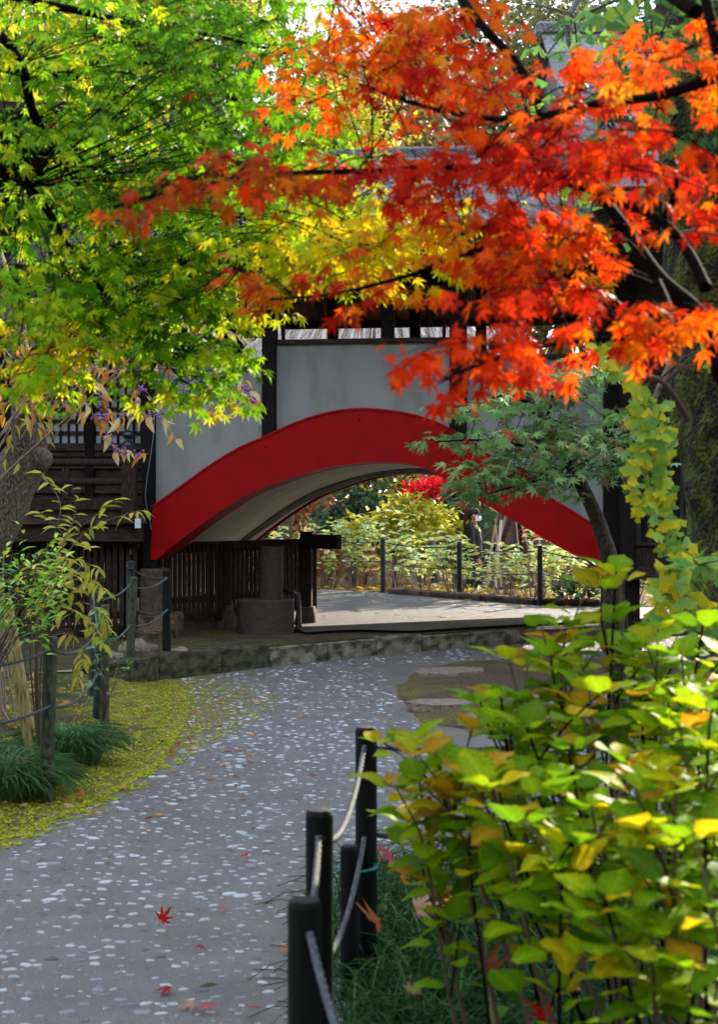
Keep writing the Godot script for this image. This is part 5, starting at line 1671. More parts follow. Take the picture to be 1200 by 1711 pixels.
func build_left_plants() -> void:
	# knobby trunk with pink and yellow leaves
	var o := at(-70, 1060, 9.2)
	o.y = ground_h(o.x, 9.2)
	var t := thing("knobby_tree", "grey trunk with a round knob and some pink and orange leaves, left edge", "tree", o)
	var cv := curve([o - Vector3(0, 0.1, 0), at(-50, 960, 9.2), at(-8, 880, 9.2), at(28, 800, 9.2), at(44, 745, 9.2), at(38, 690, 9.2), at(34, 620, 9.2), at(18, 520, 9.2), at(-30, 380, 9.2)], 7)
	var loc := PackedVector3Array()
	var rad := PackedFloat32Array()
	for i in cv.size():
		loc.append(cv[i] - o)
		var y := px_of(cv[i]).y
		rad.append(lerpf(0.065, 0.135, smoothstep(660, 860, y)) + 0.035 * exp(-pow((y - 765) / 30.0, 2.0)))
	var g := Geo.new()
	g.tube(loc, rad, 28, true, 0.1, noise(0.05, 77, 3))
	var kn := at(66, 768, 9.15) - o
	var ball := Geo.new()
	for j in 9:
		for i in 17:
			var an := TAU * i / 16.0
			var el := PI * (j / 8.0 - 0.5)
			var d := Vector3(cos(an) * cos(el), sin(el), sin(an) * cos(el))
			ball.vert(kn + d * 0.075 * (1.0 + 0.2 * wob.get_noise_3dv(d * 60.0)), d)
	for j in 8:
		for i in 16:
			var a := j * 17 + i
			ball.face(a + 1, a, a + 18); ball.face(a, a + 17, a + 18)
	ball.smooth()
	var tr := part("trunk", g, M.bark_grey, t)
	part("knob", ball, M.bark_grey, tr)
	var lines := [cv]
	for b: Array in [[[40, 660, 9.2], [70, 600, 9.0], [110, 540, 8.9], [160, 500, 8.8]], [[36, 640, 9.2], [10, 590, 9.0], [-30, 560, 8.9]], [[50, 700, 9.2], [85, 660, 9.0], [110, 600, 8.9]], [[40, 690, 9.2], [20, 700, 8.9], [5, 740, 8.8]]]:
		var pts := []
		for q: Array in b: pts.append(at(q[0], q[1], q[2]))
		lines.append(limb(t, "branch", pts, 0.02, 0.004, M.bark_grey, 6))
	var pal := [Color(0.6, 0.2, 0.07), Color(0.66, 0.26, 0.13), Color(0.5, 0.4, 0.05), Color(0.45, 0.42, 0.1), Color(0.6, 0.3, 0.03), Color(0.6, 0.45, 0.25)]
	var f := Foliage.new()
	for z: Array in [[60, 620, 90, 60, 60], [30, 680, 55, 35, 45], [40, 735, 40, 40, 12], [110, 590, 50, 40, 26], [60, 560, 90, 40, 30]]:
		for k in int(z[4]):
			var p := at(z[0] + rf(-1, 1) * z[2], z[1] + rf(-1, 1) * z[3], rf(8.6, 9.3))
			f.add(leaf_xf(p, Vector3(rf(-1, 1), -rf(0.2, 1.2), rf(-0.5, 0.8)), Vector3.UP + rdir() * 0.8, rf(0.07, 0.115)), [0, 1, 1, 4, 5, 2][rng.randi() % 6] if z[1] < 700 and rng.randf() < 0.75 else 2 + rng.randi() % 2)
	put_leaves(t, f, [oval_leaf(0.4, 0.4, 0.4, 51, 0.0, Color.WHITE, 5), oval_leaf(0.34, 0.6, 0.2, 52, 0.0, Color.WHITE, 5)], pal, M.leaf, 170)

	# beautyberry: arching pale twigs, dry orange leaves, purple berries
	o = Vector3(-2.2, 0.3, -9.6)
	o.y = ground_h(o.x, 9.6)
	t = thing("beautyberry_bush", "arching bush with purple berries and dry orange leaves in front of the lattice windows", "bush", o)
	f = Foliage.new()
	var tw: MeshInstance3D
	var berry := SphereMesh.new()
	berry.radius = 0.0075
	berry.height = 0.015
	berry.radial_segments = 8
	berry.rings = 4
	var purple := mat(lin(0.27, 0.09, 0.36), 0.35)
	var bx := []
	var bc := []
	for a: Array in [[[60, 500], [200, 560], [300, 640], [350, 690]], [[150, 480], [240, 500], [330, 560], [395, 620], [430, 690]], [[100, 560], [160, 640], [185, 740], [240, 760]], [[240, 520], [310, 600], [380, 650], [435, 665]], [[80, 640], [180, 620], [250, 660], [290, 730]], [[160, 540], [250, 470], [330, 450], [400, 480]], [[200, 480], [280, 500], [350, 540], [400, 560]], [[120, 690], [160, 700], [210, 690], [290, 700]], [[260, 560], [330, 570], [390, 640], [420, 672]], [[90, 600], [150, 560], [210, 600], [230, 690]]]:
		var pts := [o + Vector3(rf(-0.1, 0.1), 0, rf(-0.1, 0.1)), o + Vector3(rf(-0.5, -0.2), 1.0, 0.1)]
		if a[0][0] > 140: pts[1] = o + Vector3(rf(-0.2, 0.2), 1.3, 0.2)
		for q: Array in a: pts.append(at(q[0], q[1], rf(8.6, 9.2)))
		var l := limb(t, "stem", pts, 0.007, 0.0015, M.twig_pale, 5, 0.0, 5)
		for i in range(10, l.size()):
			var k := 2 if rng.randf() < 0.75 else 1
			for s in k:
				if rng.randf() < 0.68:
					f.add(leaf_xf(l[i] + rdir() * 0.02, Vector3(rf(-1, 1), -rf(0.1, 1.2), rf(-0.6, 0.6)), Vector3.UP + rdir() * 0.9, rf(0.055, 0.11)), rng.randi() % 5)
			if rng.randf() < 0.42:
				for n in 9:
					bx.append(Transform3D(Basis(), l[i] - o + Vector3(rf(-1, 1), rf(-0.7, 0.8), rf(-1, 1)) * 0.027)); bc.append(Color(1, 1, 1) * rf(0.7, 1.3))
	many("berries", berry, purple, bx, bc, t)
	put_leaves(t, f, [oval_leaf(0.38, 0.5, 0.5, 53, 0.0, Color.WHITE, 6), oval_leaf(0.42, 0.8, 0.2, 54, 0.0, Color.WHITE, 6)], [Color(0.72, 0.3, 0.05), Color(0.76, 0.42, 0.12), Color(0.78, 0.58, 0.28), Color(0.55, 0.2, 0.04), Color(0.76, 0.64, 0.32)], M.leaf, 200)

	# loose shrub with thin twigs and yellow leaves
	o = at(70, 1165, 8.4)
	o.y = ground_h(o.x, 8.4)
	t = thing("yellow_leaf_shrub", "loose shrub with thin twigs and yellow green leaves behind the left rope fence", "shrub", o)
	f = Foliage.new()
	for a: Array in [[[60, 1040], [85, 940], [110, 900], [60, 850]], [[60, 1060], [100, 950], [140, 890], [200, 862], [242, 852]], [[60, 1060], [95, 970], [105, 910], [160, 860], [190, 835]], [[60, 1080], [110, 1000], [150, 970], [180, 990]], [[60, 1090], [110, 1020], [150, 1040], [170, 1075]], [[50, 1080], [90, 1000], [120, 960], [150, 955]], [[60, 1060], [110, 980], [140, 930], [125, 870]], [[70, 1090], [120, 1060], [140, 1100], [130, 1130]], [[60, 1050], [75, 960], [120, 935], [165, 950]], [[60, 1060], [90, 900], [100, 840], [70, 790]], [[60, 1060], [100, 920], [125, 860], [120, 810]], [[60, 1090], [120, 1010], [165, 1020], [180, 1050]]]:
		var pts := [o]
		for q: Array in a: pts.append(at(q[0], q[1], rf(7.9, 8.4)))
		var l := limb(t, "stem", pts, 0.006, 0.0012, M.twig, 5, 0.0, 5)
		for i in range(9, l.size()):
			for s in 2:
				if rng.randf() < (0.8 if a[3][1] > 930 else 0.45):
					var sd := Vector3(rf(0.2, 1.0) * (1 if s == 0 else -1), -rf(0.1, 0.8), rf(-0.4, 0.7))
					f.add(leaf_xf(l[i], sd + (l[i] - l[i - 1]).normalized() * 0.6, Vector3.UP + rdir() * 0.5, rf(0.055, 0.1)), rng.randi() % 4)
	put_leaves(t, f, [oval_leaf(0.36, 0.25, 0.3, 55, 0.0, Color.WHITE, 6), oval_leaf(0.4, 0.35, 0.15, 56, 0.0, Color.WHITE, 6)], [Color(0.4, 0.42, 0.05), Color(0.52, 0.48, 0.06), Color(0.28, 0.34, 0.05), Color(0.6, 0.48, 0.12)], M.leaf, 300)

	# azalea
	o = at(-110, 1180, 7.6)
	o.y = ground_h(o.x, 7.6)
	t = thing("azalea_bush", "bright green azalea bush with small leaves at the left edge above bamboo stakes", "bush", o)
	f = Foliage.new()
	for k in 46:
		var tip := at(rf(-60, 110), rf(868, 1000), rf(7.2, 7.9))
		if px_of(tip).x > 60 and px_of(tip).y < 900: tip.y -= 0.15
		var l := limb(t, "stem", [o + Vector3(rf(-0.05, 0.05), 0, 0), o.lerp(tip, 0.5) + Vector3(rf(-0.1, 0.05), 0.1, 0), tip], 0.005, 0.002, M.twig, 5, 0.0, 5)
		for i in 16:
			var p := tip + rdir() * 0.05 - Vector3(0, 0.012 * i, 0) + (l[l.size() - 3] - tip) * i * 0.05
			var an := rf(0, TAU)
			f.add(leaf_xf(p, Vector3(cos(an), rf(-0.1, 0.9), sin(an)), Vector3.UP + rdir() * 0.4, rf(0.04, 0.075)), [0, 1, 1, 2, 0, 3][rng.randi() % 6])
	put_leaves(t, f, [oval_leaf(0.34, 0.25, 0.2, 57, 0.0, Color.WHITE, 5)], [Color(0.22, 0.48, 0.03), Color(0.38, 0.6, 0.04), Color(0.1, 0.3, 0.03), Color(0.66, 0.55, 0.04)], M.leaf_waxy, 280)

	# climbing sprig on the double post
	o = at(172, 1180, 9.7)
	o.y = ground_h(o.x, 9.7)
	t = thing("climbing_sprig", "waxy pale green sprig climbing the paired posts of the left rope fence", "plant", o)
	f = Foliage.new()
	for a: Array in [[[175, 1120], [165, 1040], [158, 1000], [170, 960]], [[180, 1130], [178, 1060], [172, 1010], [180, 985]], [[170, 1160], [150, 1130], [160, 1080], [150, 1030]], [[178, 1150], [195, 1120], [205, 1060], [190, 1075]], [[180, 1170], [200, 1130], [215, 1110], [185, 1095]], [[175, 1140], [160, 1110], [178, 1085], [192, 1060]]]:
		var pts := [o]
		for q: Array in a: pts.append(at(q[0], q[1], rf(9.4, 9.65)))
		var l := limb(t, "stem", pts, 0.005, 0.0015, M.twig, 5, 0.0, 5)
		for i in range(6, l.size()):
			if rng.randf() < 0.75: f.add(leaf_xf(l[i], Vector3(rf(-1, 1), rf(-0.4, 0.6), rf(0, 1)), Vector3.UP + rdir() * 0.6, rf(0.05, 0.095) if a[3][0] < 185 else rf(0.02, 0.05)), rng.randi() % 3)
	put_leaves(t, f, [oval_leaf(0.42, 0.2, 0.2, 58, 0.0, Color.WHITE, 5)], [Color(0.1, 0.24, 0.07), Color(0.2, 0.34, 0.16), Color(0.16, 0.36, 0.05)], M.leaf_waxy, 150)

	# two bamboo stakes that prop the shrubs
	for a: Array in [[-8, 960, 62, 1172, 8.3, "long pale bamboo stake leaning in front of its twin at the left", 0.024], [12, 990, 66, 1140, 8.6, "short darker bamboo stake behind the longer one at the left", 0.02]]:
		var p := at(a[0], a[1], a[4])
		var q := at(a[2], a[3], a[4])
		q.y = ground_h(q.x, a[4]) - 0.06
		var s := thing("bamboo_stake", a[5], "stake", q, 0.0, "bamboo stakes propping the shrub")
		g = Geo.new()
		var pts := PackedVector3Array()
		rad = PackedFloat32Array()
		for i in 61:
			var u := i / 60.0
			pts.append((p - q) * u)
			rad.append(a[6] * (1.0 + (0.14 if i % 12 == 6 else 0.0)) * (1.0 - 0.12 * u))
		g.tube(pts, rad, 10)
		part("cane", g, M.bamboo, s)

	# two clumps of fountain-like grass in front of the left fence
	var bm := blade_mesh().mesh()
	for a: Array in [[10, 1318, 7.8, 0.21, 1500, "dark green grass clump spilling round the nearest left post", 0.23], [120, 1268, 8.7, 0.15, 1000, "taller bluish grass clump just behind the first one, nearer the bridge", 0.24], [-40, 1290, 8.0, 0.3, 1300, "green grass clump cut by the left edge beside the mossy bank", 0.24]]:
		o = at(a[0], a[1], a[2])
		o.y = ground_h(o.x, a[2])
		t = thing("grass_clump", a[5], "grass clump", o, 0.0, "mondo grass clumps on the mossy bank")
		var xs := []
		var cs := []
		for k in int(a[4]):
			var an := rf(0, TAU)
			var q: float = sqrt(rng.randf()) * a[3]
			var p := Vector3(cos(an) * q, 0.0, sin(an) * q * 0.7)
			p.y = ground_h(o.x + p.x, -(o.z + p.z)) - o.y - 0.01
			var outv := (Vector3(cos(an), 0, sin(an)) * (0.4 + q * 1.6) + Vector3(rf(-1, 1), 0, rf(-1, 1)) * 0.6)
			var yaw := atan2(outv.x, outv.z)
			var h: float = a[6] * rf(0.65, 1.15)
			xs.append(Transform3D(Basis(Vector3.UP, yaw) * Basis(Vector3.RIGHT, rf(-0.3, 0.25) + q * 1.6) * Basis.from_scale(Vector3(h * 0.55, h * 1.3, h)), p))
			var c := Color(0.06, 0.17, 0.06).lerp(Color(0.26, 0.44, 0.2), rng.randf() * rng.randf())
			if rng.randf() < 0.06: c = Color(0.3, 0.27, 0.08)
			cs.append(c)
		many("blades", bm, M.blade, xs, cs, t)
	# mondo grass under the hydrangea at the lower right
	var xs := []
	var cs := []
	for k in 13000:
		var d := rf(2.6, 6.3)
		var x := rf(-0.12, 1.7)
		if d > 5.6 and rng.randf() < (d - 5.6): continue
		if x < 0.02 + 0.05 * sin(d * 5.0) and rng.randf() < 0.6: continue
		var yaw := rf(0, TAU)
		var h := rf(0.13, 0.27)
		xs.append(Transform3D(Basis(Vector3.UP, yaw) * Basis(Vector3.RIGHT, rf(-0.2, 0.5)) * Basis.from_scale(Vector3(h * 0.6, h, h * 1.2)), Vector3(x, base_h(d) + 0.01, -d)))
		cs.append(Color(0.018, 0.065, 0.014).lerp(Color(0.09, 0.19, 0.05), rng.randf() * rng.randf()))
	var gr := many("grass", bm, M.blade, xs, cs)
	tag(gr, "dark green mondo grass under the hydrangea bush at the lower right", "grass")

func build_far_shrubs() -> void:
	var pal := [Color(0.48, 0.6, 0.16), Color(0.66, 0.73, 0.34), Color(0.36, 0.54, 0.12), Color(0.74, 0.7, 0.22), Color(0.6, 0.75, 0.42), Color(0.66, 0.55, 0.1)]
	var shapes := [oval_leaf(0.6, 0.25, 0.25, 61, 0.0, Color.WHITE, 4), oval_leaf(0.55, 0.35, 0.1, 62, 0.0, Color.WHITE, 4)]
	var rows := [[470, 24.2, 0.95, "leftmost pale hydrangea past the road, just right of the cross beam"], [545, 23.9, 1.05, "pale hydrangea left of the first far fence post under the arch"], [600, 23.6, 1.12, "pale hydrangea close behind the first far fence post"], [660, 23.2, 1.25, "tall yellowish hydrangea between the first and second far fence posts"], [715, 22.6, 0.88, "pale hydrangea in front of the person with brown hair"], [765, 21.9, 0.95, "pale hydrangea behind the middle far fence post"], [845, 21.2, 0.72, "low pale hydrangea beside the thin white stake"], [890, 20.4, 0.95, "pale hydrangea behind the third far fence post"], [950, 19.8, 0.8, "pale hydrangea below the right end of the red arch"], [1050, 19.4, 0.75, "rightmost far hydrangea, below the wing on stilts"]]
	for r: Array in rows:
		var o := at(r[0], 990, r[1])
		o.y = far_h(o.x, r[1])
		var t := thing("hydrangea_shrub", r[3], "shrub", o, 0.0, "hydrangeas beyond the road under the arch")
		var f := Foliage.new()
		var h: float = r[2]
		for k in 26:
			var an := rf(0, TAU)
			var q := sqrt(rng.randf()) * 0.5
			var tip := o + Vector3(cos(an) * q, h * rf(0.35, 1.0) * (1.1 - q * 0.6), sin(an) * q)
			stem_line(t, o + Vector3(cos(an) * q * 0.35, -0.02, sin(an) * q * 0.35), tip, Vector3(rf(-0.06, 0.06), 0, rf(-0.06, 0.06)), 0.007, 0.003, M.twig_pale if k % 3 else M.twig)
			for j in 3:
				for s in (4 if j == 0 else 2):
					var a2 := an + j * 1.6 + s * PI * (0.5 if j == 0 else 1.0)
					var p := tip - Vector3(0, j * 0.09, 0)
					if p.y < o.y + 0.25 and rng.randf() < 0.6: continue
					f.add(leaf_xf(p, Vector3(cos(a2), rf(-0.2, 0.7) - j * 0.15, sin(a2)), Vector3.UP + rdir() * 0.45, rf(0.085, 0.15)), rng.randi() % 6 if rng.randf() < 0.8 else 4)
		put_leaves(t, f, shapes, pal, M.leaf_dull, 70)
	# dark evergreen at the right, by the third post
	var o := at(962, 1010, 18.9)
	o.y = UP
	var t := thing("evergreen_shrub", "small dark evergreen shrub right of the third far fence post", "shrub", o)
	var f := Foliage.new()
	for k in 220:
		var d := rdir()
		d.y = absf(d.y)
		var p := o + d * Vector3(0.32, 0.42, 0.3) * rf(0.5, 1.0)
		f.add(leaf_xf(p, d + rdir() * 0.6, Vector3.UP + rdir() * 0.5, rf(0.07, 0.11)), rng.randi() % 2)
	limb(t, "stem", [o, o + Vector3(0.02, 0.3, 0)], 0.012, 0.005, M.twig, 6)
	put_leaves(t, f, [shapes[1]], [Color(0.03, 0.09, 0.02), Color(0.06, 0.15, 0.03)], M.leaf_waxy, 60)
	# thin white stake
	var a := at(838, 868, 22.4)
	var b := at(826, 985, 22.4)
	b.y = UP - 0.1
	var s := thing("garden_stake", "thin white cane standing among the far hydrangeas", "stake", b)
	var g := Geo.new()
	g.tube(PackedVector3Array([Vector3.ZERO, (a - b) * 0.5, a - b]), PackedFloat32Array([0.026, 0.024, 0.02]), 8)
	part("cane", g, M.twig_white, s)

# ---------------------------------------------------------------- trees, house and people beyond the bridge

func crown_points(c: Vector3, r: Vector3, n: int, clumps: int, tight := 0.32) -> Array:
	var cs := []
	for k in clumps:
		cs.append(c + rdir() * r * pow(rng.randf(), 0.4) * 0.85)
	var out := []
	for i in n:
		var q: Vector3 = cs[rng.randi() % clumps]
		out.append(q + Vector3(rng.randfn(), rng.randfn() * 0.55, rng.randfn()) * r * tight * 0.6)
	return out

func far_tree(called: String, label: String, foot: Vector3, lean: Vector3, tall: float, tr: float, crowns: Array, pal: Array, leaf: float, m: Material, bark: Material, clumps := 26, drop := 0.4) -> void:
	var t := thing(called, label, "tree", foot)
	var top := foot + lean + Vector3(0, tall, 0)
	var line := limb(t, "trunk", [foot - Vector3(0, 0.2, 0), foot.lerp(top, 0.3) + lean * 0.15, foot.lerp(top, 0.7) - lean * 0.1, top], tr, tr * 0.35, bark, 14, 0.1, 6)
	var xs := []
	var cs := []
	for cr: Array in crowns:
		var c: Vector3 = cr[0]
		for k in 4:
			var a := line[8 + rng.randi() % (line.size() - 8)]
			limb(t, "limb", [a, (a + c) * 0.5 + rdir() * 0.2, c + rdir() * (cr[1] as Vector3) * 0.6], tr * 0.3, tr * 0.06, bark, 6, 0.1, 4)
		for p: Vector3 in crown_points(c, cr[1], cr[2], clumps):
			xs.append(leaf_xf(p - foot, Vector3(rf(-1, 1), -rf(-0.2, 1.0) * drop * 2.0, rf(-1, 1)), Vector3.UP + rdir() * 0.8, leaf * rf(0.6, 1.3)))
			var q: Color = pal[rng.randi() % pal.size()]
			cs.append(q * rf(0.75, 1.25))
	many("crown", small_leaf().mesh(), m, xs, cs, t)

func build_background() -> void:
	# trunk seen over the left panel, with dark evergreens behind it
	far_tree("tall_tree", "thick straight trunk seen above the left panel of the bridge", Vector3(at(392, 850, 21).x, UP, -21), Vector3(-0.35, 0, 0), 7.5, 0.25, [[Vector3(-3.0, 8.5, -21), Vector3(2.6, 1.6, 2.4), 2600]], [Color(0.2, 0.3, 0.03), Color(0.5, 0.45, 0.04)], 0.2, M.leaf, M.bark_grey)
	far_tree("spruce_tree", "blue green spruce behind the thick trunk, above the left panel", Vector3(-2.0, UP, -29), Vector3(0.2, 0, 0), 8.0, 0.2, [[Vector3(-2.0, 3.6, -29), Vector3(1.7, 1.8, 1.5), 4200], [Vector3(-2.0, 7.0, -29), Vector3(1.3, 2.0, 1.2), 2200]], [Color(0.05, 0.1, 0.08), Color(0.09, 0.16, 0.13), Color(0.03, 0.06, 0.04)], 0.16, M.leaf_dull, M.bark)
	far_tree("yellow_tree", "bright yellow tree rising behind the bridge roof", Vector3(-0.9, UP, -33), Vector3(0.3, 0, 0), 8.0, 0.18, [[Vector3(-0.6, 9.2, -33), Vector3(2.3, 1.6, 2.0), 4200], [Vector3(1.5, 7.4, -33), Vector3(1.8, 1.2, 1.6), 2000], [Vector3(0.8, 4.6, -33), Vector3(2.0, 0.9, 1.6), 900]], [Color(0.66, 0.55, 0.03), Color(0.72, 0.62, 0.1), Color(0.45, 0.46, 0.03)], 0.16, M.leaf, M.bark_grey)
	far_tree("pink_leaf_tree", "feathery pinkish red tree high behind the bridge roof", Vector3(2.2, UP, -38), Vector3(0.2, 0, 0), 10.0, 0.2, [[Vector3(1.2, 12.6, -38), Vector3(3.2, 2.0, 2.4), 6200], [Vector3(3.8, 9.0, -38), Vector3(2.6, 1.2, 2.0), 2400]], [Color(0.42, 0.16, 0.09), Color(0.5, 0.25, 0.16), Color(0.4, 0.2, 0.06)], 0.16, M.leaf, M.bark_grey)
	far_tree("olive_tree", "olive green tree with fine leaves behind the roof's right end", Vector3(4.6, UP, -30), Vector3(0.1, 0, 0), 9.0, 0.2, [[Vector3(3.4, 10.0, -30), Vector3(2.6, 2.4, 2.0), 7500]], [Color(0.13, 0.16, 0.07), Color(0.22, 0.24, 0.1), Color(0.2, 0.17, 0.06)], 0.16, M.leaf_dull, M.bark)
	far_tree("gold_tree", "golden leaved tree behind the veranda house at the far left", Vector3(-5.6, UP, -24), Vector3(0.1, 0, 0), 7.0, 0.2, [[Vector3(-4.6, 7.6, -24), Vector3(2.6, 1.9, 2.0), 3800], [Vector3(-6.2, 9.4, -24), Vector3(2.6, 1.6, 2.0), 2800]], [Color(0.6, 0.5, 0.03), Color(0.38, 0.42, 0.03), Color(0.2, 0.34, 0.02)], 0.17, M.leaf, M.bark_grey)
	# weeping tree: pale bare twigs hanging like a fountain
	var o := Vector3(-1.3, UP, -25.5)
	var t := thing("weeping_tree", "bare weeping tree of pale hanging twigs seen through the bridge's middle opening", "tree", o)
	var line := limb(t, "trunk", [o - Vector3(0, 0.2, 0), o + Vector3(0.2, 1.6, 0), o + Vector3(0.9, 3.2, 0), o + Vector3(1.6, 4.6, 0)], 0.15, 0.07, M.bark_grey, 10)
	var tw := Geo.new()
	for k in 900:
		var an := rf(0, TAU)
		var q := 0.4 + 2.0 * sqrt(rng.randf())
		var p0 := line[8 + rng.randi() % (line.size() - 8)] - o
		var top := Vector3(1.6 + cos(an) * q * 0.6, rf(3.9, 4.9), sin(an) * q * 0.5)
		var end := Vector3(1.6 + cos(an) * q * rf(0.9, 1.2), rf(2.0, 3.4), sin(an) * q * 0.9)
		var cv := curve([p0, top, end.lerp(top, 0.35) + Vector3(cos(an), 0, sin(an)) * 0.25, end], 3)
		if k % 3 != 0:
			var cut := PackedVector3Array()
			for i in range(3, cv.size()): cut.append(cv[i] + rdir() * 0.03)
			cv = cut
		tw.tube(cv, taper(cv.size(), 0.012, 0.006), 3, false)
	tag(part("twigs", tw, M.twig_white, t), "", "", "", "stuff")
	# pale straw-like thicket behind the right opening
	var wx := []
	var wc := []
	o = Vector3(2.4, UP, -24.0)
	t = thing("dry_thicket", "straw coloured thicket seen over the bridge's right panel", "thicket", o)
	for k in 700:
		var p := Vector3(rf(-0.7, 1.6), rf(1.5, 3.2), rf(-0.5, 0.5))
		wx.append(leaf_xf(p, Vector3(rf(-0.5, 0.5), rf(-1, 1), rf(-0.3, 0.3)), rdir(), rf(0.3, 0.7)) * Transform3D(Basis.from_scale(Vector3(0.25, 0.25, 1)), Vector3.ZERO))
		wc.append(Color(0.5, 0.42, 0.22) * rf(0.6, 1.3))
	many("twigs", small_leaf().mesh(), M.leaf_dull, wx, wc, t)
	limb(t, "stem", [o, o + Vector3(0.35, 1.4, 0), o + Vector3(0.3, 3.4, 0)], 0.09, 0.05, M.bark, 8)
	for k in 12: limb(t, "stem", [o + Vector3(rf(-0.5, 1.4), 0, rf(-0.3, 0.3)), o + Vector3(rf(-0.7, 1.6), 3.0, rf(-0.3, 0.3))], 0.02, 0.01, M.twig_pale, 5)

	# under the arch: the red maple with a crooked trunk
	o = Vector3(at(800, 880, 27).x, far_h(0, 27), -27)
	t = thing("crimson_maple", "crimson maple with a crooked dark trunk seen under the arch", "tree", o)
	line = limb(t, "trunk", [o - Vector3(0, 0.2, 0), at(790, 900, 27), at(775, 850, 27), at(760, 818, 27), at(742, 808, 27)], 0.17, 0.09, M.bark, 10, 0.15)
	limb(t, "branch", [at(775, 850, 27), at(800, 830, 27), at(830, 800, 27)], 0.09, 0.03, M.bark, 8)
	limb(t, "branch", [at(800, 950, 27), at(840, 900, 26.8), at(860, 850, 26.8)], 0.09, 0.04, M.bark, 8)
	limb(t, "branch", [at(742, 808, 27), at(720, 830, 26.9), at(700, 838, 26.8)], 0.07, 0.02, M.bark, 8)
	limb(t, "branch", [at(712, 900, 27.3), at(705, 860, 27.3), at(700, 830, 27)], 0.1, 0.05, M.bark, 8)
	var xs := []
	var cs := []
	for z: Array in [[700, 820, 30, 14, 380], [728, 806, 36, 11, 300], [688, 833, 20, 9, 130], [830, 814, 26, 10, 120], [770, 792, 50, 10, 200], [895, 885, 20, 9, 90]]:
		for k in int(z[4]):
			var p := at(z[0] + rng.randfn() * z[2] * 0.55, z[1] + rng.randfn() * z[3] * 0.55, rf(26.2, 27.6))
			xs.append(leaf_xf(p - o, Vector3(rf(-1, 1), -rf(0.1, 1), rf(-1, 1)), Vector3.UP + rdir() * 0.6, rf(0.07, 0.12)))
			cs.append(Color(0.62, 0.015, 0.03) * rf(0.6, 1.3))
	many("crown", small_leaf().mesh(), M.leaf, xs, cs, t)
	# bushes seen low under the arch
	for b: Array in [[590, 870, 28, 1.2, 0.9, [Color(0.04, 0.1, 0.06), Color(0.08, 0.16, 0.08)], "dark green bush low under the arch's left side"], [545, 890, 30, 1.2, 1.2, [Color(0.42, 0.12, 0.05), Color(0.3, 0.14, 0.05)], "rusty red bush at the left of the arch opening"], [610, 835, 34, 1.8, 1.6, [Color(0.5, 0.36, 0.04), Color(0.42, 0.2, 0.04), Color(0.3, 0.3, 0.05)], "golden brown tree crown low under the arch's peak"], [660, 880, 26, 1.0, 0.55, [Color(0.46, 0.5, 0.05), Color(0.6, 0.55, 0.08)], "yellow bush right behind the tall hydrangea"], [760, 850, 31, 1.3, 1.2, [Color(0.06, 0.13, 0.05), Color(0.1, 0.2, 0.08)], "green bush behind the crooked crimson maple"]]:
		o = at(b[0], b[1], b[2])
		var cy := o.y
		o.y = far_h(0, b[2])
		t = thing("background_bush", b[6], "bush", o, 0.0, "bushes seen under the arch")
		limb(t, "stem", [o, Vector3(o.x, cy, o.z)], 0.06, 0.03, M.bark, 6)
		xs = []
		cs = []
		for p: Vector3 in crown_points(Vector3(0, cy - o.y, 0), Vector3(b[3], b[4], b[3]), 1500, 14):
			xs.append(leaf_xf(p, Vector3(rf(-1, 1), rf(-0.8, 0.5), rf(-1, 1)), Vector3.UP + rdir() * 0.7, rf(0.1, 0.2)))
			cs.append((b[5][rng.randi() % b[5].size()] as Color) * rf(0.7, 1.3))
		many("foliage", small_leaf().mesh(), M.leaf_dull, xs, cs, t)
	# house with a brownish boarded wall at the right under the arch
	o = Vector3(4.4, far_h(0, 32) - 0.2, -32.0)
	t = thing("boarded_house", "brownish boarded house wall seen under the right side of the arch", "building", o)
	for k in 12:
		var g := Geo.new()
		g.box(Vector3(0, 0.12 + k * 0.22, 0.006 * (k % 2)), Vector3(4.2, 0.225, 0.05), Basis(), 0.006)
		part("wall_board", g, M.house_wall, t)
	for x: float in [-2.05, -1.1, 0.6, 2.05]:
		var g := Geo.new()
		g.box(Vector3(x, 1.35, 0.05), Vector3(0.12, 2.7, 0.08), Basis(), 0.006)
		part("wall_post", g, M.wood_v, t)
	var g2 := Geo.new()
	g2.box(Vector3(0, 2.85, -1.2), Vector3(4.8, 0.12, 3.4), Basis(Vector3.RIGHT, 0.3), 0.01)
	part("roof", g2, M.shingles[1], t)
	g2 = Geo.new()
	g2.box(Vector3(0, 1.3, -2.4), Vector3(4.2, 2.6, 0.1))
	part("rear_wall", g2, M.wood_h, t)

	# the wood that closes the view
	xs = []
	cs = []
	var deep := [Color(0.03, 0.055, 0.018), Color(0.06, 0.09, 0.025), Color(0.1, 0.09, 0.03), Color(0.16, 0.09, 0.03), Color(0.2, 0.17, 0.03)]
	var nz := noise(0.12, 501, 3)
	for k in 80000:
		var an := rf(-1.25, 1.25)
		var d := rf(44, 62)
		var x := sin(an) * d
		var z := -cos(an) * d - 2.0
		var hill := lerpf(16.0 + 3.0 * nz.get_noise_2d(x, 0.0), 5.0, smoothstep(11.5, 14.0, x))
		var y := far_h(0, -z) + hill * pow(rng.randf(), 0.8)
		if nz.get_noise_3d(x * 2.2, y * 2.2, z) < -0.28: continue
		var p := Vector3(x, y, z)
		xs.append(leaf_xf(p, Vector3(rf(-1, 1), -rf(0, 1), rf(-1, 1)), Vector3.UP + rdir() * 0.7, rf(0.5, 1.0)))
		var q := clampf(0.45 + nz.get_noise_2d(x * 1.6 + 50, y * 1.6) * 1.1, 0, 0.999)
		cs.append((deep[int(q * 5.0)] as Color) * rf(0.7, 1.3))
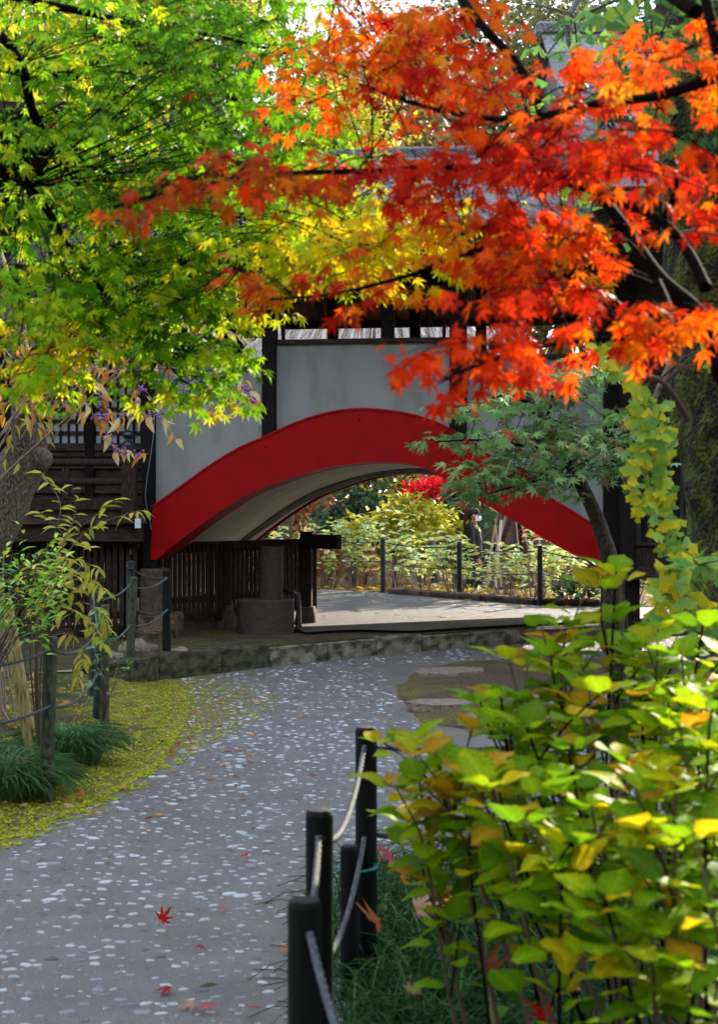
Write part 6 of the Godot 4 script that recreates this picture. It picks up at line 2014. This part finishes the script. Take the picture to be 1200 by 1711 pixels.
	# the wood carried on unseen round the viewer, added to cut low sky light
	for k in 46000:
		var an := rf(1.25, TAU - 1.25)
		var d := rf(13, 21) + 10.0 * smoothstep(1.9, 1.25, minf(an, TAU - an))
		var x := sin(an) * d
		var z := -cos(an) * d
		var y := 12.5 * pow(rng.randf(), 0.8)
		if nz.get_noise_3d(x * 2.2, y * 2.2, z) < -0.3: continue
		xs.append(leaf_xf(Vector3(x, y, z), Vector3(rf(-1, 1), -rf(0, 1), rf(-1, 1)), Vector3.UP + rdir() * 0.7, rf(0.4, 0.8)))
		var q := clampf(0.35 + nz.get_noise_2d(x * 1.6 + 50, y * 1.6) * 1.1, 0, 0.999)
		cs.append((deep[int(q * 5.0)] as Color) * rf(0.7, 1.3))
	var wood := many("forest", small_leaf().mesh(), M.leaf_dull, xs, cs)
	tag(wood, "mass of dark autumn wood closing the view, carried on unseen round the garden to cut sky light", "forest")

	# globe lamps behind the left panel
	for a: Array in [[350, 500, 17.2, 0.118, "round white globe lamp beside the thick trunk, above the left panel"], [282, 512, 17.4, 0.1, "smaller white globe lamp further left, half hidden by green leaves"]]:
		var c := at(a[0], a[1], a[2])
		o = Vector3(c.x, UP, c.z)
		t = thing("globe_lamp", a[4], "lamp", o, 0.0, "white globe lamps")
		var y := c.y - o.y
		g2 = Geo.new()
		g2.lathe(PackedVector2Array([Vector2(0.03, 0), Vector2(0.03, y - a[3] - 0.03), Vector2(0.06, y - a[3] - 0.02), Vector2(0.06, y - a[3] + 0.01), Vector2(0, y - a[3] + 0.012)]), 12)
		part("pole", g2, M.metal_black, t)
		var sp := SphereMesh.new()
		sp.radius = a[3]
		sp.height = a[3] * 2.0
		part("globe", sp, M.globe, t, Transform3D(Basis(), Vector3(0, y, 0)))

	# mossy rocks by the left fence
	for a: Array in [[232, 1090, 12.9, 0.16, "larger grey rock at the foot of the mossy pedestal"], [300, 1096, 12.75, 0.08, "small grey rock just right of the dark corner post"], [190, 1112, 12.3, 0.09, "little dark stone between the leaning mossy post and the paired posts"]]:
		var c := at(a[0], a[1], a[2])
		c.y = ground_h(c.x, a[2])
		g2 = Geo.new()
		var rn := noise(0.8, int(a[0]), 3)
		for j in 9:
			for i in 15:
				var an := TAU * (i % 14) / 14.0
				var el := PI * (j / 8.0 - 0.5)
				var d := Vector3(cos(an) * cos(el), sin(el) * 0.6, sin(an) * cos(el) * 0.7)
				g2.vert(d * a[3] * (1.0 + 0.45 * rn.get_noise_3dv(d * 1.6)), d)
		for j in 8:
			for i in 14:
				var q := j * 15 + i
				g2.face(q + 1, q, q + 16); g2.face(q, q + 15, q + 16)
		g2.smooth()
		var rk := part("rock", g2, M.slab, null, Transform3D(Basis(), c))
		tag(rk, a[4], "rock", "rocks by the left fence")

func build_fallen_leaves() -> void:
	var shapes := []
	for k in 4: shapes.append(maple_leaf(7, [-0.25, 0.15, -0.45, 0.3][k], 70 + k))
	var reds := [Color(0.5, 0.02, 0.015), Color(0.38, 0.02, 0.03), Color(0.52, 0.12, 0.13), Color(0.5, 0.3, 0.22), Color(0.55, 0.2, 0.03), Color(0.35, 0.12, 0.05)]
	var rows := [[401, 1438, 0, 0.06, "lone red maple leaf on the path near the middle black post"], [266, 1550, 0, 0.075, "bright red maple leaf standing on edge on the path at lower left"], [290, 1662, 1, 0.07, "dark red fallen leaf above the pale pink one at the bottom of the path"], [332, 1685, 3, 0.075, "pale pinkish curled maple leaf near the bottom edge of the path"], [333, 1694, 2, 0.07, "pink red fallen leaf touching the pale curled leaf at the bottom"], [430, 1694, 2, 0.06, "faded pink leaf left of the front black post"], [363, 1524, 2, 0.045, "small dusty pink leaf between white pebbles on the path"], [342, 1590, 1, 0.04, "tiny dark red leaf fragment right of the upright red leaf"], [465, 1594, 4, 0.055, "orange red leaf on the path just left of the front black post"], [365, 1437, 5, 0.03, "little brown leaf on the path"]]
	for r: Array in rows:
		var d: float = (1.5 + 0.0668 - 0.012) / ((r[1] - 855.0) / FOCAL + 0.0167)
		var p := at(r[0], r[1], d)
		p.y = base_h(d) + 0.03
		var up := Vector3(0, 1, 0.1) + rdir() * 0.25
		if r[1] == 1550: up = Vector3(0.1, 0.4, 1)
		var o := part("fallen_leaf", tinted(shapes[rng.randi() % 4], reds[r[2]]), M.leaf, null, leaf_xf(p, Vector3(rf(-1, 1), 0.1 if r[1] != 1550 else 0.8, rf(-0.3, 0.3)), up, r[3]))
		tag(o, r[4], "fallen leaf", "fallen leaves on the path")
	# leaves lying in the grass at the lower right
	for r: Array in [[660, 1440, 4.9, 2, 0.09, "dusty pink maple leaf upright in the grass right of the tied posts"], [672, 1478, 4.7, 4, 0.07, "orange leaf in the grass below the dusty pink one"], [642, 1545, 4.3, 5, 0.11, "brown curled maple leaf in the dark grass beside the stake"], [690, 1530, 4.3, 3, 0.11, "pale dry maple leaf in the dark grass, tallest of them"], [778, 1498, 4.1, 0, 0.05, "red orange leaf under the hydrangea's lowest branch"], [762, 1520, 4.0, 5, 0.06, "brown leaf lying under the hydrangea stems"], [815, 1635, 3.5, 5, 0.09, "dark brown leaf at the foot of the hydrangea stems"], [685, 1660, 3.6, 3, 0.05, "small tan leaf low in the grass at the bottom"], [925, 1704, 3.1, 0, 0.07, "crimson leaf at the bottom edge under the hydrangea"]]:
		var p := at(r[0], r[1], r[2])
		p.y = maxf(p.y, base_h(r[2]) + 0.06)
		var o := part("fallen_leaf", tinted(shapes[rng.randi() % 4], reds[r[3]]), M.leaf, null, leaf_xf(p, Vector3(rf(-0.6, 0.6), rf(0.2, 0.9), 0.2), Vector3(0, 0.8, 0.6) + rdir() * 0.4, r[4]))
		tag(o, r[5], "fallen leaf", "fallen leaves in the grass")
	# litter on the moss and along the path's left side
	var xs := []
	var cs := []
	for k in 150:
		var d := rf(7.2, 12.3)
		var x := left_edge(d) + rf(-1.0, 0.5) if k % 3 else left_edge(d) + rf(0, 1.8)
		if d > kerb_d(x) - 0.1: continue
		var q := (0.02 if x > left_edge(d) else 0.03)
		xs.append(leaf_xf(Vector3(x, front_h(x, d) + q, -d), Vector3(rf(-1, 1), rf(0, 0.3), rf(-1, 1)), Vector3.UP + rdir() * 0.35, rf(0.03, 0.075)))
		cs.append([Color(0.5, 0.2, 0.07), Color(0.4, 0.14, 0.06), Color(0.55, 0.35, 0.18), Color(0.3, 0.1, 0.05), Color(0.6, 0.3, 0.1)][rng.randi() % 5])
	for k in 90:
		var x := rf(-3.6, -1.9)
		var d := rf(9.2, 11.4)
		xs.append(leaf_xf(Vector3(x, front_h(x, d) + 0.03, -d), Vector3(rf(-1, 1), rf(0, 0.4), rf(-1, 1)), Vector3.UP + rdir() * 0.4, rf(0.05, 0.09)))
		cs.append([Color(0.5, 0.2, 0.07), Color(0.42, 0.16, 0.07), Color(0.55, 0.3, 0.16)][rng.randi() % 3])
	for k in 70:
		var x := rf(-0.6, 2.6)
		var d := rf(15.8, 22.0)
		if d > far_edge(x) or d < kerb_d(x) + 0.3: continue
		xs.append(leaf_xf(Vector3(x, UP + 0.035, -d), Vector3(rf(-1, 1), rf(0, 0.2), rf(-1, 1)), Vector3.UP + rdir() * 0.2, rf(0.06, 0.11)))
		cs.append([Color(0.6, 0.45, 0.06), Color(0.6, 0.5, 0.2)][rng.randi() % 2])
	for k in 500:
		var x := rf(-2.2, 3.2)
		var d := far_edge(x) + rf(0.3, 3.5)
		xs.append(leaf_xf(Vector3(x, far_h(x, d) + 0.03, -d), Vector3(rf(-1, 1), rf(0, 0.3), rf(-1, 1)), Vector3.UP + rdir() * 0.3, rf(0.08, 0.14)))
		cs.append([Color(0.66, 0.42, 0.03), Color(0.7, 0.5, 0.05), Color(0.6, 0.3, 0.03)][rng.randi() % 3])
	var lit := many("leaf_litter", (shapes[1] as Geo).mesh(), M.leaf_dull, xs, cs)
	tag(lit, "scattered brown and yellow leaf litter on moss, path and road", "leaf litter")

# ---------------------------------------------------------------- people: one smooth skin round tapered bones

func skin(bones: Array, cell: float, blend: float) -> Geo:   # bones: [a, b, ra, rb, colour]
	var lo := Vector3.ONE * 1e9
	var hi := -lo
	for b: Array in bones:
		for q in 2:
			var r: float = b[2 + q]
			lo = lo.min((b[q] as Vector3) - Vector3.ONE * (r + cell * 3)); hi = hi.max((b[q] as Vector3) + Vector3.ONE * (r + cell * 3))
	var n := Vector3i((hi - lo) / cell) + Vector3i.ONE * 2
	var val := PackedFloat32Array()
	val.resize(n.x * n.y * n.z)
	var own := PackedInt32Array()
	own.resize(val.size())
	val.fill(1.0)
	var acc := PackedFloat32Array()
	acc.resize(val.size())
	acc.fill(0.0)
	var best := PackedFloat32Array()
	best.resize(val.size())
	best.fill(1e9)
	for bi in bones.size():
		var b: Array = bones[bi]
		var a: Vector3 = b[0]
		var e: Vector3 = b[1]
		var ab := e - a
		var l2 := maxf(ab.length_squared(), 1e-9)
		var rm := maxf(b[2], b[3]) + blend * 3.0 + cell * 2
		var i0 := Vector3i(((a.min(e) - Vector3.ONE * rm) - lo) / cell).max(Vector3i.ZERO)
		var i1 := Vector3i(((a.max(e) + Vector3.ONE * rm) - lo) / cell).min(n - Vector3i.ONE)
		for z in range(i0.z, i1.z + 1):
			for y in range(i0.y, i1.y + 1):
				for x in range(i0.x, i1.x + 1):
					var p := lo + Vector3(x, y, z) * cell
					var t := clampf((p - a).dot(ab) / l2, 0, 1)
					var d := p.distance_to(a + ab * t) - lerpf(b[2], b[3], t)
					var k := (z * n.y + y) * n.x + x
					acc[k] += exp(-d / blend)
					if d < best[k]: best[k] = d; own[k] = bi
	for k in val.size():
		if acc[k] > 0.0: val[k] = -blend * log(acc[k])
	var g := Geo.new()
	var id := {}
	for z in n.z - 1:
		for y in n.y - 1:
			for x in n.x - 1:
				var k := (z * n.y + y) * n.x + x
				var mask := 0
				for c in 8:
					if val[k + (c & 1) + ((c >> 1) & 1) * n.x + (c >> 2) * n.x * n.y] < 0: mask |= 1 << c
				if mask == 0 or mask == 255: continue
				var s := Vector3.ZERO
				var m := 0
				for e: Array in [[0, 1], [2, 3], [4, 5], [6, 7], [0, 2], [1, 3], [4, 6], [5, 7], [0, 4], [1, 5], [2, 6], [3, 7]]:
					var c0: int = e[0]
					var c1: int = e[1]
					if ((mask >> c0) & 1) == ((mask >> c1) & 1): continue
					var v0 := val[k + (c0 & 1) + ((c0 >> 1) & 1) * n.x + (c0 >> 2) * n.x * n.y]
					var v1 := val[k + (c1 & 1) + ((c1 >> 1) & 1) * n.x + (c1 >> 2) * n.x * n.y]
					var p0 := Vector3(c0 & 1, (c0 >> 1) & 1, c0 >> 2)
					s += p0.lerp(Vector3(c1 & 1, (c1 >> 1) & 1, c1 >> 2), v0 / (v0 - v1))
					m += 1
				g.col = bones[own[k]][4]
				id[k] = g.vert(lo + (Vector3(x, y, z) + s / m) * cell, Vector3.UP)
	var st := [1, n.x, n.x * n.y]
	for z in range(1, n.z - 1):
		for y in range(1, n.y - 1):
			for x in range(1, n.x - 1):
				var k := (z * n.y + y) * n.x + x
				for ax in 3:
					var inside := val[k] < 0
					if inside == (val[k + st[ax]] < 0): continue
					var u: int = st[(ax + 1) % 3]
					var w: int = st[(ax + 2) % 3]
					var q := [id.get(k - u - w, -1), id.get(k - w, -1), id.get(k, -1), id.get(k - u, -1)]
					if q.has(-1): continue
					if inside: g.face(q[0], q[1], q[2]); g.face(q[0], q[2], q[3])
					else: g.face(q[0], q[2], q[1]); g.face(q[0], q[3], q[2])
	g.smooth()
	return g

func build_person(called_label: String, foot: Vector3, facing: float, tall: float, coat: Color, trousers: Color, hair: Color, long_hair: bool) -> void:
	var t := thing("person", called_label, "person", foot, facing)
	var skin_c := Color(0.5, 0.3, 0.21)
	var s := tall / 1.7
	var V := func(x: float, y: float, z: float) -> Vector3: return Vector3(x, y, z) * s
	var shoe := Color(0.03, 0.03, 0.03)
	# x to the person's left, z forward
	var b := []
	b.append([V.call(0, 0.95, 0), V.call(0, 1.18, 0.0), 0.135 * s, 0.14 * s, coat])
	b.append([V.call(0.07, 1.3, 0), V.call(-0.07, 1.3, 0), 0.12 * s, 0.12 * s, coat])
	b.append([V.call(-0.17, 1.38, -0.01), V.call(0.17, 1.38, -0.01), 0.065 * s, 0.065 * s, coat])
	b.append([V.call(0, 1.4, -0.01), V.call(0, 1.5, 0.01), 0.058 * s, 0.052 * s, skin_c])
	b.append([V.call(0, 0.8, 0), V.call(0, 0.95, 0), 0.15 * s, 0.14 * s, coat])
	for k: float in [-1.0, 1.0]:
		var st := 0.1 * k
		b.append([V.call(0.09 * k, 0.86, 0), V.call(0.1 * k, 0.48, 0.05 + st * 0.6), 0.085 * s, 0.058 * s, trousers])
		b.append([V.call(0.1 * k, 0.48, 0.05 + st * 0.6), V.call(0.1 * k, 0.1, st * 1.4), 0.056 * s, 0.042 * s, trousers])
		b.append([V.call(0.1 * k, 0.045, st * 1.4 - 0.02), V.call(0.11 * k, 0.035, st * 1.4 + 0.14), 0.045 * s, 0.035 * s, shoe])
		b.append([V.call(0.2 * k, 1.37, -0.01), V.call(0.245 * k, 1.1, -0.03 - st * 0.5), 0.055 * s, 0.045 * s, coat])
		b.append([V.call(0.245 * k, 1.1, -0.03 - st * 0.5), V.call(0.23 * k, 0.87, 0.06 - st * 0.5), 0.045 * s, 0.034 * s, coat])
		var w: Vector3 = V.call(0.23 * k, 0.86, 0.065 - st * 0.5)
		b.append([w, w + V.call(-0.005 * k, -0.07, 0.015), 0.03 * s, 0.034 * s, skin_c])
	var body := skin(b, 0.022 * s, 0.012 * s)
	# hands with fingers
	for k: float in [-1.0, 1.0]:
		var w: Vector3 = V.call(0.226 * k, 0.79, 0.08 - 0.05 * k)
		var h := []
		for i in 4:
			var p: Vector3 = w + V.call(-0.004 * k, -0.005, (i - 1.5) * 0.02)
			var l: float = [0.062, 0.074, 0.07, 0.054][i]
			var mid: Vector3 = p + V.call(-0.006 * k, -l * 0.55, 0.0)
			h.append([p, mid, 0.0092 * s, 0.0085 * s, skin_c])
			h.append([mid, mid + V.call(-0.022 * k, -l * 0.42, 0.0), 0.0085 * s, 0.0072 * s, skin_c])
		h.append([w + V.call(0, 0.03, 0.03), w + V.call(-0.02 * k, -0.015, 0.05), 0.011 * s, 0.009 * s, skin_c])
		h.append([w + V.call(0, 0.03, -0.012), w + V.call(0, 0.0, -0.012), 0.022 * s, 0.022 * s, skin_c])
		h.append([w + V.call(0, 0.03, 0.012), w + V.call(0, 0.0, 0.012), 0.022 * s, 0.022 * s, skin_c])
		body.put(skin(h, 0.006 * s, 0.003 * s))
	# head: skull, jaw, nose, ears, eyes
	var hd := []
	hd.append([V.call(0, 1.61, -0.015), V.call(0, 1.6, 0.015), 0.083 * s, 0.08 * s, skin_c])
	hd.append([V.call(0, 1.55, 0.03), V.call(0, 1.515, 0.055), 0.062 * s, 0.036 * s, skin_c])
	hd.append([V.call(0, 1.5, 0.0), V.call(0, 1.56, 0.0), 0.05 * s, 0.055 * s, skin_c])
	hd.append([V.call(0, 1.605, 0.088), V.call(0, 1.57, 0.108), 0.01 * s, 0.016 * s, skin_c])
	for k: float in [-1.0, 1.0]:
		hd.append([V.call(0.08 * k, 1.6, 0.0), V.call(0.083 * k, 1.57, 0.005), 0.016 * s, 0.012 * s, skin_c])
		hd.append([V.call(0.032 * k, 1.607, 0.078), V.call(0.036 * k, 1.607, 0.078), 0.0125 * s, 0.0125 * s, Color(0.03, 0.02, 0.02)])
		hd.append([V.call(0.02 * k, 1.628, 0.084), V.call(0.05 * k, 1.63, 0.076), 0.007 * s, 0.005 * s, hair])
	body.put(skin(hd, 0.009 * s, 0.004 * s))
	part("body", body, M.cloth_body, t)
	var hr := []
	hr.append([V.call(0, 1.635, -0.03), V.call(0, 1.64, 0.02), 0.09 * s, 0.083 * s, hair])
	hr.append([V.call(0, 1.6, -0.05), V.call(0, 1.55, -0.045), 0.075 * s, 0.055 * s, hair])
	for k: float in [-1.0, 1.0]:
		hr.append([V.call(0.07 * k, 1.63, -0.01), V.call(0.075 * k, 1.6, -0.02), 0.026 * s, 0.02 * s, hair])
		hr.append([V.call(0.02 * k, 1.675, 0.065), V.call(0.05 * k, 1.665, 0.05), 0.02 * s, 0.02 * s, hair])
		if long_hair: hr.append([V.call(0.075 * k, 1.6, -0.02), V.call(0.075 * k, 1.48, -0.01), 0.034 * s, 0.03 * s, hair])
	part("hair", skin(hr, 0.011 * s, 0.006 * s), M.cloth_body, t)
	# folded face mask with its ear loops
	var mk := Geo.new()
	mk.col = Color(0.82, 0.83, 0.85)
	for j in 7:
		for i in 13:
			var u := (i - 6) / 6.0
			var v := j / 6.0
			var r := 0.076 + 0.05 * pow(1.0 - absf(u), 1.2) * (0.55 + 0.45 * sin(v * PI))
			var a := u * 1.15
			mk.vert(Vector3(sin(a) * 0.082, 1.587 - v * 0.085, cos(a) * r + 0.012) * s, Vector3.UP)
	for j in 6:
		for i in 12:
			var a := j * 13 + i
			mk.face(a, a + 13, a + 14); mk.face(a, a + 14, a + 1)
	mk.smooth()
	part("face_mask", mk, M.cloth_body, t)

func build_people() -> void:
	var d := 26.0
	var a := at(792, 0, d)
	build_person("person in a dark navy jacket and white mask walking right behind the far hydrangeas", Vector3(a.x, far_h(a.x, d) + 0.0, -d), PI / 2 - 0.25, 1.66, Color(0.012, 0.018, 0.03), Color(0.02, 0.02, 0.025), Color(0.008, 0.007, 0.007), false)
	d = 26.6
	a = at(714, 0, d)
	build_person("person with brown hair, grey coat and white mask half hidden by the far hydrangeas", Vector3(a.x, far_h(a.x, d), -d), 0.5, 1.6, Color(0.09, 0.1, 0.12), Color(0.03, 0.03, 0.04), Color(0.06, 0.025, 0.015), true)

func _ready() -> void:
	rng.seed = 20241
	wob = noise(0.02, 5, 3)
	# camera: level, a normal lens focused on the bridge
	var cam := Camera3D.new()
	cam.name = "camera"
	cam.position = Vector3(0, EYE, 0)
	cam.fov = 36.42
	cam.near = 0.05
	cam.far = 400.0
	var ca := CameraAttributesPhysical.new()
	ca.frustum_focal_length = 36.48
	ca.frustum_near = 0.05
	ca.frustum_far = 400.0
	ca.frustum_focus_distance = 12.5
	ca.exposure_aperture = 4.0
	cam.attributes = ca
	add_child(cam)
	cam.current = true
	# sky, sun and exposure
	var we := WorldEnvironment.new()
	we.name = "world"
	var env := Environment.new()
	env.background_mode = Environment.BG_SKY
	var sm := ProceduralSkyMaterial.new()
	sm.sky_top_color = Color(0.68, 0.73, 0.81)
	sm.sky_horizon_color = Color(0.9, 0.92, 0.94)
	sm.sky_curve = 0.2
	sm.ground_bottom_color = Color(0.25, 0.23, 0.2)
	sm.ground_horizon_color = Color(0.5, 0.5, 0.48)
	var sky := Sky.new()
	sky.sky_material = sm
	env.sky = sky
	env.tonemap_mode = Environment.TONE_MAPPER_LINEAR
	env.tonemap_exposure = 4.5
	env.sdfgi_enabled = true
	env.ssao_enabled = true
	env.ssil_enabled = true
	we.environment = env
	add_child(we)
	var sun := DirectionalLight3D.new()
	sun.name = "sun"
	sun.light_color = Color(1.0, 0.95, 0.86)
	sun.light_energy = 0.95
	sun.light_angular_distance = 0.6
	sun.shadow_enabled = true
	add_child(sun)
	sun.look_at_from_position(Vector3(0.453, 0.4226, -0.785), Vector3.ZERO)
	make_materials()
	build_setting()
	build_bridge()
	build_left_house()
	build_right_house()
	build_fences()
	build_green_maple()
	build_red_maple()
	build_grey_maple()
	build_ginkgo()
	build_hydrangea()
	build_left_plants()
	build_far_shrubs()
	build_background()
	build_people()
	build_fallen_leaves()
